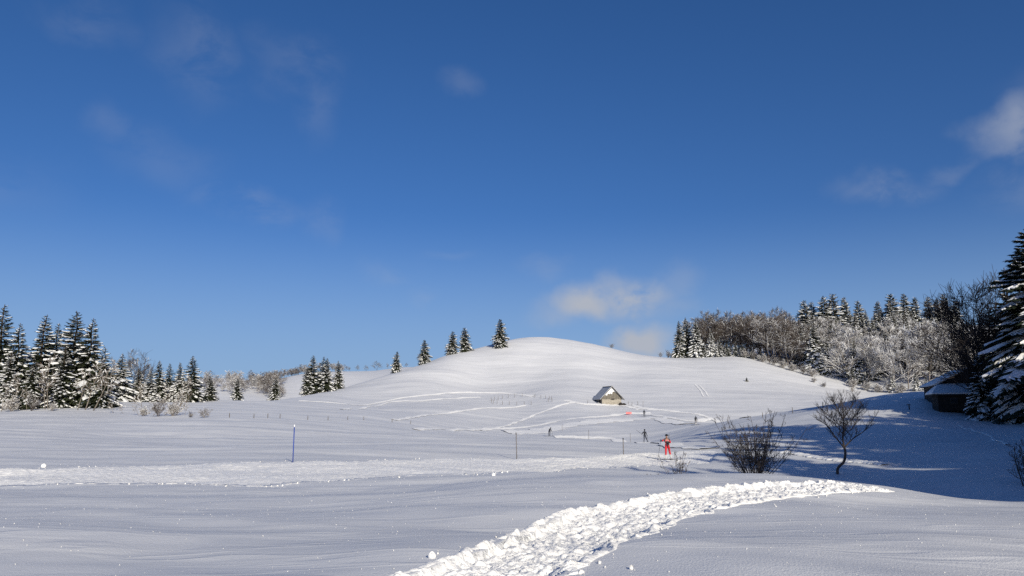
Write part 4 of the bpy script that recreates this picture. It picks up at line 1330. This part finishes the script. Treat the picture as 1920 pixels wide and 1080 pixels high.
rp = random.Random(4)
for (u, v) in [(921, 752), (927, 751), (934, 750), (942, 748), (953, 746), (965, 745), (979, 744)]:
    post(u, v, 1.2, 'grey post in the upper fence row of the snowy enclosure', 'upper fence row of the enclosure', lean=rp.uniform(-.2, .2))
for (u, v) in [(922, 756), (925, 757), (932, 757), (942, 759), (955, 759), (969, 760), (983, 760), (996, 759), (1028, 754), (1035, 754)]:
    post(u, v, 1.15, 'grey post in the lower fence row of the snowy enclosure', 'lower fence row of the enclosure', lean=rp.uniform(-.2, .2))
for (u, v) in [(1003, 745), (1014, 747), (1023, 748), (1030, 749), (1034, 749)]:
    post(u, v, 1.1, 'grey post at the right corner of the snowy enclosure', 'right corner posts of the enclosure', lean=rp.uniform(-.2, .2))
for (u, v, lb) in [(1102, 757, 'lone post left of the stone hut'), (1178, 759, 'first leaning post right of the stone hut'), (1185, 760, 'second leaning post right of the stone hut'), (1196, 759, 'third post right of the stone hut')]:
    post(u, v, 1.0, lb, 'posts beside the stone hut', lean=rp.uniform(-.3, .3), r=.07)
for (u, v) in [(430, 783), (476, 784), (502, 784), (525, 784), (577, 787), (615, 788), (652, 787), (682, 788), (735, 792), (770, 795)]:
    post(u, v, .6, 'tiny fence post stub poking out of the left field', 'post stubs in the left field', r=.05)
for (u, v, h, lb) in [(1365, 791, .8, 'leftmost post on the edge of the shaded rise'), (1430, 783, .8, 'second post on the edge of the shaded rise'), (1486, 775, .95, 'third post on the edge of the shaded rise'),
                      (1543, 764, .85, 'left one of two close posts on the shaded rise'), (1549, 764, .85, 'right one of two close posts on the shaded rise'), (1604, 754, .9, 'post with twigs behind the small bare tree')]:
    post(u, v, h, lb, 'posts on the shaded rise', r=.055)
# low crossbar stand in the shade before the farmhouse
p = hit(1705, 768)
e = link('hitching_post', None, None, p)
m = MB(); m.tube([Vector((0, 0, -.2)), Vector((0, 0, .62))], .07, 6); m.build('upright', M['board_dark'], e)
m = MB(); m.box((-.05, 0, .68), (.5, .14, .12)); m.build('crossbar', M['board_dark'], e)
tag(e, 'small dark T-shaped post in the shade left of the farmhouse', 'post')

# red and white banner by the track
p = hit(1179, 778)
e = link('trail_banner', None, None, p)
mb_, bN, bL, bb = new_mat('banner_print')
tc = bN('ShaderNodeTexCoord'); br = bN('ShaderNodeTexBrick')
br.inputs['Scale'].default_value = 3.2; br.inputs['Mortar Size'].default_value = .05
br.inputs['Color1'].default_value = (.62, .05, .06, 1); br.inputs['Color2'].default_value = (.55, .09, .09, 1); br.inputs['Mortar'].default_value = (.75, .55, .53, 1)
bL(tc.outputs['Object'], br.inputs['Vector']); bL(br.outputs[0], bb.inputs['Base Color'])
m = MB(); m.box((0, 0, .52), (1.55, .04, .62)); m.build('panel', mb_, e)
for x in (-.72, .72):
    m = MB(); m.tube([Vector((x, .05, -.25)), Vector((x, .05, .95))], .025, 6); m.build('stake', M['grey_pole'], e)
tag(e, 'small red banner on two stakes beside the track below the hut', 'banner')

# ------------------------------------------------------------------ skiers
M['skin'] = plain('skin', (.36, .20, .14), .6, .08, 8)
M['dark_suit'] = plain('dark_ski_suit', (.016, .017, .024), .7, .2, 6)
M['navy'] = plain('navy_trousers', (.03, .035, .05), .7, .2, 6)
M['ski_black'] = plain('ski_top', (.03, .03, .035), .35, .2, 6)
M['boot_white'] = plain('white_boot', (.6, .58, .56), .5, .1, 6)
pm, pN, pL, pb = new_mat('race_suit_print')
ptc = pN('ShaderNodeTexCoord'); pmap = pN('ShaderNodeMapping'); pmap.inputs['Scale'].default_value = (1, 1, 1.4); pmap.inputs['Rotation'].default_value = (0, .5, .3)
pn = pN('ShaderNodeTexNoise'); pn.inputs['Scale'].default_value = 6.5; pn.inputs['Detail'].default_value = 1.5
pr = pN('ShaderNodeValToRGB'); pr.color_ramp.interpolation = 'CONSTANT'
pr.color_ramp.elements[0].color = (.015, .012, .018, 1); pr.color_ramp.elements[1].position = .53; pr.color_ramp.elements[1].color = (.55, .03, .04, 1)
q = pr.color_ramp.elements.new(.63); q.color = (.75, .62, .6, 1); q = pr.color_ramp.elements.new(.66); q.color = (.55, .03, .04, 1)
pL(ptc.outputs['Object'], pmap.inputs[0]); pL(pmap.outputs[0], pn.inputs['Vector']); pL(pn.outputs['Fac'], pr.inputs['Fac']); pL(pr.outputs[0], pb.inputs['Base Color'])
pb.inputs['Roughness'].default_value = .5
M['race_print'] = pm

BASEJ = dict(pelvis=(0, 0, .95), waist=(0, -.01, 1.10), chest=(0, -.02, 1.30), neck=(0, -.02, 1.47), chin=(0, -.035, 1.56), head=(0, -.035, 1.66), crown=(0, -.03, 1.745),
             ls=(-.19, -.01, 1.42), le=(-.27, -.03, 1.15), lw=(-.25, -.18, .96), lh=(-.25, -.25, .92),
             rs=(.19, -.01, 1.42), re=(.27, -.03, 1.15), rw=(.25, -.18, .96), rh=(.25, -.25, .92),
             lp=(-.10, 0, .90), lk=(-.11, -.05, .50), la=(-.11, .03, .10), lt=(-.12, -.15, .045),
             rp=(.10, 0, .90), rk=(.11, -.05, .50), ra=(.11, .03, .10), rt=(.12, -.15, .045))
RAD = dict(pelvis=(.155, .125), waist=(.14, .11), chest=(.17, .125), neck=(.06, .062), chin=(.062, .07), head=(.083, .10), crown=(.062, .075), ls=(.075, .075), le=(.052, .052), lw=(.036, .036), lh=(.04, .028), rs=(.075, .075), re=(.052, .052),
           rw=(.036, .036), rh=(.04, .028), lp=(.095, .10), lk=(.066, .07), la=(.048, .052), lt=(.042, .036), rp=(.095, .10), rk=(.066, .07), ra=(.048, .052), rt=(.042, .036))
BONES = [('pelvis', 'waist'), ('waist', 'chest'), ('chest', 'neck'), ('neck', 'chin'), ('chin', 'head'), ('head', 'crown'), ('chest', 'ls'), ('ls', 'le'), ('le', 'lw'), ('lw', 'lh'), ('chest', 'rs'), ('rs', 're'), ('re', 'rw'), ('rw', 'rh'),
         ('pelvis', 'lp'), ('lp', 'lk'), ('lk', 'la'), ('la', 'lt'), ('pelvis', 'rp'), ('rp', 'rk'), ('rk', 'ra'), ('ra', 'rt')]


def person_mesh(name, pose, mats, fingers=False):
    J = dict(BASEJ); J.update(pose)
    names = list(J); V = [Vector(J[n]) for n in names]; ix = {n: i for i, n in enumerate(names)}
    E = [(ix[a], ix[b]) for a, b in BONES]
    rad = [RAD[n] for n in names]
    kind = list(names)
    if fingers:
        for sd in 'lr':
            w, h_ = V[ix[sd + 'w']], V[ix[sd + 'h']]
            d = (h_ - w).normalized(); side = d.cross(Vector((0, 0, 1))).normalized(); dn = d.cross(side).normalized() * (1 if d.cross(side).z < 0 else -1)
            for k, (off, ln) in enumerate([(-.032, .035), (-.011, .042), (.011, .040), (.032, .03)]):
                b = h_ + side * off
                k1 = b + d * ln * .8; k2 = k1 + dn * ln * .8 + d * ln * .2
                for q in (k1, k2): V.append(q); rad.append((.0095, .0095)); kind.append(sd + 'h')
                E += [(ix[sd + 'h'], len(V) - 2), (len(V) - 2, len(V) - 1)]
            t1 = h_.lerp(w, .55) + side * -.05 + d * .01; t2 = t1 + d * .03 + dn * .03
            for q in (t1, t2): V.append(q); rad.append((.011, .011)); kind.append(sd + 'h')
            E += [(ix[sd + 'w'], len(V) - 2), (len(V) - 2, len(V) - 1)]
        # nose
        V.append(Vector(J['head']) + Vector((0, -.115, -.035))); rad.append((.014, .014)); kind.append('head'); E.append((ix['head'], len(V) - 1))
    me = bpy.data.meshes.new(name); me.from_pydata([tuple(v) for v in V], E, [])
    o = bpy.data.objects.new(name, me); COL.objects.link(o)
    sk = o.modifiers.new('skin', 'SKIN'); sk.use_smooth_shade = True
    if not me.skin_vertices:
        bpy.context.view_layer.objects.active = o
    sv = me.skin_vertices[0].data
    for i, r in enumerate(rad): sv[i].radius = r; sv[i].use_root = (i == ix['pelvis'])
    sb = o.modifiers.new('sub', 'SUBSURF'); sb.levels = 2 if fingers else 1; sb.render_levels = sb.levels
    dg = bpy.context.evaluated_depsgraph_get()
    out = bpy.data.meshes.new_from_object(o.evaluated_get(dg))
    bpy.data.objects.remove(o)
    out.materials.clear()
    for m in mats: out.materials.append(m)
    # slots: 0 torso, 1 legs, 2 skin, 3 gloves, 4 boots, 5 arms
    slot = {}
    for n in names:
        slot[n] = 0
        if n in ('chin', 'head', 'crown', 'neck'): slot[n] = 2
        if n[1:] in ('h', 'w') and n[0] in 'lr': slot[n] = 3
        if n in ('le', 're'): slot[n] = 5
        if n in ('lp', 'rp', 'lk', 'rk'): slot[n] = 1
        if n in ('la', 'ra', 'lt', 'rt'): slot[n] = 4
    co = np.array([tuple(v) for v in V])
    for p in out.polygons:
        c = np.array(p.center)
        p.material_index = slot[kind[int(np.argmin(((co - c) ** 2).sum(1)))]]
        p.use_smooth = True
    return out, J


def hat(parent, J, mat, s=1.0):
    bm = bmesh.new(); bmesh.ops.create_uvsphere(bm, u_segments=12, v_segments=8, radius=.115)
    for v in bm.verts:
        v.co.y *= 1.12
        if v.co.z < -.01: v.co.z = -.01 - (v.co.z + .01) * -.25
    me = bpy.data.meshes.new('hat'); bm.to_mesh(me); bm.free(); me.materials.append(mat)
    me.polygons.foreach_set('use_smooth', [True] * len(me.polygons))
    h = Vector(J['head']); c = Vector(J['crown'])
    o = link('hat', me, parent, h.lerp(c, .35))
    return o


def ski_mesh():
    m = MB(); n = 14; L = 1.9
    prev = None
    for i in range(n + 1):
        t = i / n; y = -L * .45 + L * t            # tip towards +Y
        w = .024 * (1 - .15 * math.sin(math.pi * t)) * (1 if t < .93 else .55 if t >= 1 else .8)
        z = .02 + .03 * math.sin(math.pi * t) * .5 + max(0, t - .88) ** 2 * 7
        a, b, c, d = Vector((-w, y, z)), Vector((w, y, z)), Vector((w, y, z + .022)), Vector((-w, y, z + .022))
        if prev:
            for (p, q) in ((0, 1), (1, 2), (2, 3), (3, 0)):
                m.quad(prev[p], (a, b, c, d)[p], (a, b, c, d)[q], prev[q])
        else: m.quad(a, b, c, d)
        prev = (a, b, c, d)
    m.quad(prev[3], prev[2], prev[1], prev[0])
    m.box((0, 0, .075), (.05, .28, .03))
    return m.mesh('ski', M['ski_black'])


SKI = ski_mesh()


def ski_pole(hand, foot, label, thick=.009):
    e = link('ski_pole', None, None, hand)
    d = (foot - hand)
    m = MB(); m.tube([d * -.06, d * .5, d], [thick, thick, thick * .6], 6); m.build('shaft', M['ski_black'], e)
    m = MB(); m.tube([d * -.07, d * .06], [thick * 1.9, thick * 1.7], 8); m.build('grip', M['black'], e)
    b = d * .955; m = MB(); m.tube([b - d.normalized() * .015, b + d.normalized() * .02], [.012, .035], 8); m.build('basket', M['ski_black'], e)
    return tag(e, label, 'ski pole', 'ski poles in use')


def skier(px, pose, mats, hatmat, face, who, skis, poles, fingers=False, scale=1.0, thick=.009):
    """px: where the feet stand; face: turn about z (0 looks at the camera); skis: two headings and foot joints; poles: tip offsets"""
    p = hit(*px)
    me, J = person_mesh('skier', pose, mats, fingers)
    lowest = min(v.co.z for v in me.vertices)
    o = link('person', me, None, p + Vector((0, 0, (.105 - lowest) * scale)))
    o.rotation_euler = (0, 0, face); o.scale = (scale,) * 3
    hat(o, J, hatmat)
    if fingers:
        for sg in (-1, 1):
            m = MB(); c = Vector(J['head']) + Vector((sg * .034, -.098, .0)); m.tube([c, c + Vector((0, -.012, 0))], [.012, .009], 6); m.build('eye', M['black'], o)
    tag(o, who[0], 'person', 'skiers on the pistes')
    Rz = Matrix.Rotation(face, 3, 'Z')
    for i, (j, head) in enumerate(skis):
        f = Rz @ (Vector(J[j]) * scale) + o.location
        k = link('cross_country_ski', SKI, None, None)
        z = drop(f.x, f.y)
        d = Vector((math.sin(head), math.cos(head), 0))
        # lie along the slope
        za, zb = drop(f.x + d.x * .8, f.y + d.y * .8), drop(f.x - d.x * .8, f.y - d.y * .8)
        foot_z = o.location.z + (J[j][2] - .10) * scale - .085 * scale
        k.location = (f.x, f.y, max(z + .01, foot_z - .02))
        k.rotation_euler = (math.atan2(za - zb, 1.6), 0, -head)
        tag(k, who[1 + i], 'ski', 'skis on the skiers feet')
    for i, (j, off) in enumerate(poles):
        hnd = Rz @ (Vector(J[j]) * scale) + o.location
        tip = hnd + Rz @ Vector(off)
        if len(off) == 3 and off[2] < -.8: tip.z = drop(tip.x, tip.y) - .03
        ski_pole(hnd, tip, who[3 + i], thick)
    return o


red = (M['race_print'], M['red'], M['skin'], M['black'], M['boot_white'], M['red'])
skier((1251, 863), dict(pelvis=(.03, 0, .95), waist=(.02, -.02, 1.10), chest=(0, -.04, 1.30), ls=(-.18, -.03, 1.42), le=(-.34, -.12, 1.30), lw=(-.46, -.28, 1.33), lh=(-.50, -.34, 1.34), rs=(.18, -.02, 1.42), re=(.27, -.08, 1.17), rw=(.12, -.27, 1.20), rh=(.06, -.31, 1.22),
                       lp=(-.07, 0, .90), lk=(-.09, -.07, .50), la=(-.10, .02, .10), lt=(-.13, -.15, .045), rp=(.13, 0, .90), rk=(.19, -.05, .52), ra=(.30, .06, .14), rt=(.29, -.11, .085)),
      red, M['black'], 0.0, ('skier in a red race suit and black hat facing the camera', 'ski under the planted foot of the red skier', 'trailing ski on the lifted foot of the red skier', 'ski pole held out to the side by the red skier', 'ski pole held across the chest by the red skier'),
      [('la', R(-78)), ('ra', R(-118))], [('lh', (-.28, -.1, -1.3)), ('rh', (.25, .45, -1.1))], True, 1.0, .011)
dk = (M['dark_suit'], M['navy'], M['navy'], M['black'], M['black'], M['dark_suit'])
skier((1030, 818), dict(waist=(.04, -.05, 1.08), chest=(.14, -.10, 1.24), neck=(.22, -.13, 1.36), chin=(.25, -.15, 1.43), head=(.27, -.16, 1.52), crown=(.28, -.16, 1.60), ls=(.0, -.14, 1.33), le=(.12, -.25, 1.10), lw=(.30, -.32, .98), lh=(.36, -.34, .95), rs=(.26, -.02, 1.34), re=(.36, -.1, 1.12), rw=(.45, -.22, .95), rh=(.5, -.26, .92)),
      dk, M['black'], 0.0, ('dark-clad skier bending forward on the far piste loop', 'left ski of the bending dark skier', 'right ski of the bending dark skier', 'pole planted before the bending dark skier', 'second pole of the bending dark skier'),
      [('la', R(60)), ('ra', R(70))], [('lh', (-.5, .1, -1.0)), ('rh', (.12, -.1, -1.0))], False, 1.0, .018)
skier((1209, 831), dict(lp=(-.08, 0, .92), lk=(-.10, -.04, .50), la=(-.12, .02, .10), rp=(.10, 0, .92), rk=(.24, -.03, .52), ra=(.46, .02, .13), rt=(.52, -.1, .08), lw=(-.30, .10, 1.1), lh=(-.36, .12, 1.12), le=(-.32, .06, 1.2)),
      dk, M['black'], R(20), ('dark-clad skier striding wide left of the red skier', 'left ski of the striding dark skier', 'right ski of the striding dark skier', 'pole swung up behind the striding dark skier', 'lowered pole of the striding dark skier'),
      [('la', R(80)), ('ra', R(100))], [('lh', (-.75, .1, .55)), ('rh', (.05, .2, -1.0))], False, 1.0, .02)
skier((1208, 781), dict(), dk, M['black'], R(160), ('dark-clad skier standing just right of the red banner', 'left ski of the skier by the banner', 'right ski of the skier by the banner', 'left pole of the skier by the banner', 'right pole of the skier by the banner'),
      [('la', R(-40)), ('ra', R(-35))], [('lh', (-.1, -.2, -1.0)), ('rh', (.1, -.2, -1.0))], False, 1.0, .02)
dk2 = (M['black'], M['grey_pole'], M['navy'], M['black'], M['boot_white'], M['black'])
skier((1305, 797), dict(), dk2, M['black'], R(150), ('skier in black top and grey trousers farthest right', 'left ski of the skier farthest right', 'right ski of the skier farthest right', 'left pole of the skier farthest right', 'right pole of the skier farthest right'),
      [('la', R(-60)), ('ra', R(-50))], [('lh', (-.15, -.2, -1.0)), ('rh', (.3, -.2, -1.0))], False, 1.0, .02)

# ------------------------------------------------------------------ loose snow: crumbs by the tracks and pale grains standing in for glints
def crumbs(name, pts, label, seed, mat, flat=1.0):
    """small angular lumps, all in one mesh"""
    rnd = np.random.default_rng(seed)
    tv = np.array([(1, 1, 1), (-1, -1, 1), (-1, 1, -1), (1, -1, -1), (0, 0, 1.6), (0, 0, -1.2)]) / 1.5
    tf = np.array([(0, 4, 1), (0, 2, 4), (4, 2, 1), (0, 1, 3), (0, 3, 2), (1, 2, 3)])
    pts = np.array(pts)
    n = len(pts)
    a = rnd.uniform(0, 6.28, n); ca, sa = np.cos(a), np.sin(a)
    V = tv[None] * rnd.uniform(.7, 1.3, (n, 6, 3))
    X = V[:, :, 0] * ca[:, None] - V[:, :, 1] * sa[:, None]; Y = V[:, :, 0] * sa[:, None] + V[:, :, 1] * ca[:, None]
    V = np.stack([X, Y, V[:, :, 2] * flat], -1) * pts[:, None, 3:4] + pts[:, None, :3]
    F = (tf[None] + (np.arange(n) * 6)[:, None, None]).reshape(-1, 3)
    me = np_mesh(name, V.reshape(-1, 3), F, mat)
    return tag(link(name, me), label, None, None, 'stuff')


rc = np.random.default_rng(8)
pts = []
for i in range(3000):                                   # pale grains added to look like sun glints on the near snow
    D = 7.5 + 30 * rc.random() ** 1.5
    u = rc.uniform(-60, 1980)
    x = (u - 960) / FPX * D * .985
    z = drop(x, D)
    pts.append((x, D, z + .004, (.0025 + .009 * rc.random() ** 5) * (D / 12) ** .6))
crumbs('glint_grains', pts, 'pale grains standing in for sun glints over the near snow', 1, M['snow_rough'])
pts = []
for i in range(110):                                    # crumbs thrown out beside the trail
    k = int(rc.integers(60, n_t - 60)); sd = rc.random() < .6
    A, B = tA[k], tB[k]
    q = A + (A - B).normalized() * rc.exponential(.22) if sd else B + (B - A).normalized() * rc.exponential(.15)
    pts.append((q.x, q.y, drop(q.x, q.y) + .01, .006 + .028 * rc.random() ** 4))
for i in range(380):
    k = int(rc.integers(0, 1200)); sd = rc.random() < .6
    A, B = pA[k], pB[k]
    q = A + (A - B).normalized() * rc.exponential(.35) if sd else B + (B - A).normalized() * rc.exponential(.3)
    pts.append((q.x, q.y, drop(q.x, q.y) + .01, .012 + .045 * rc.random() ** 4))
crumbs('snow_crumbs', pts, 'broken crumbs of snow beside the trail and the piste', 2, M['snow_rough'])
for (u, v, s, lb) in [(82, 876, .10, 'round snowball lying at the far left edge of the piste'), (810, 1046, .045, 'lump of snow left of the snowshoe trail near the camera'), (925, 892, .07, 'lump of snow at the near edge of the piste')]:
    bm = bmesh.new(); bmesh.ops.create_icosphere(bm, subdivisions=3, radius=s)
    r2 = random.Random(int(u))
    for vv in bm.verts: vv.co *= 1 + .25 * float(vnoise(np.array([vv.co.x / s * 1.5 + u]), np.array([vv.co.y / s * 1.5 + vv.co.z / s]), 3)[0])
    me = bpy.data.meshes.new('snow_clod'); bm.to_mesh(me); bm.free(); me.materials.append(M['snow_rough'])
    p = hit(u, v)
    tag(link('snow_clod', me, None, p + Vector((0, 0, s * .5))), lb, 'snow clod', 'lumps of snow')
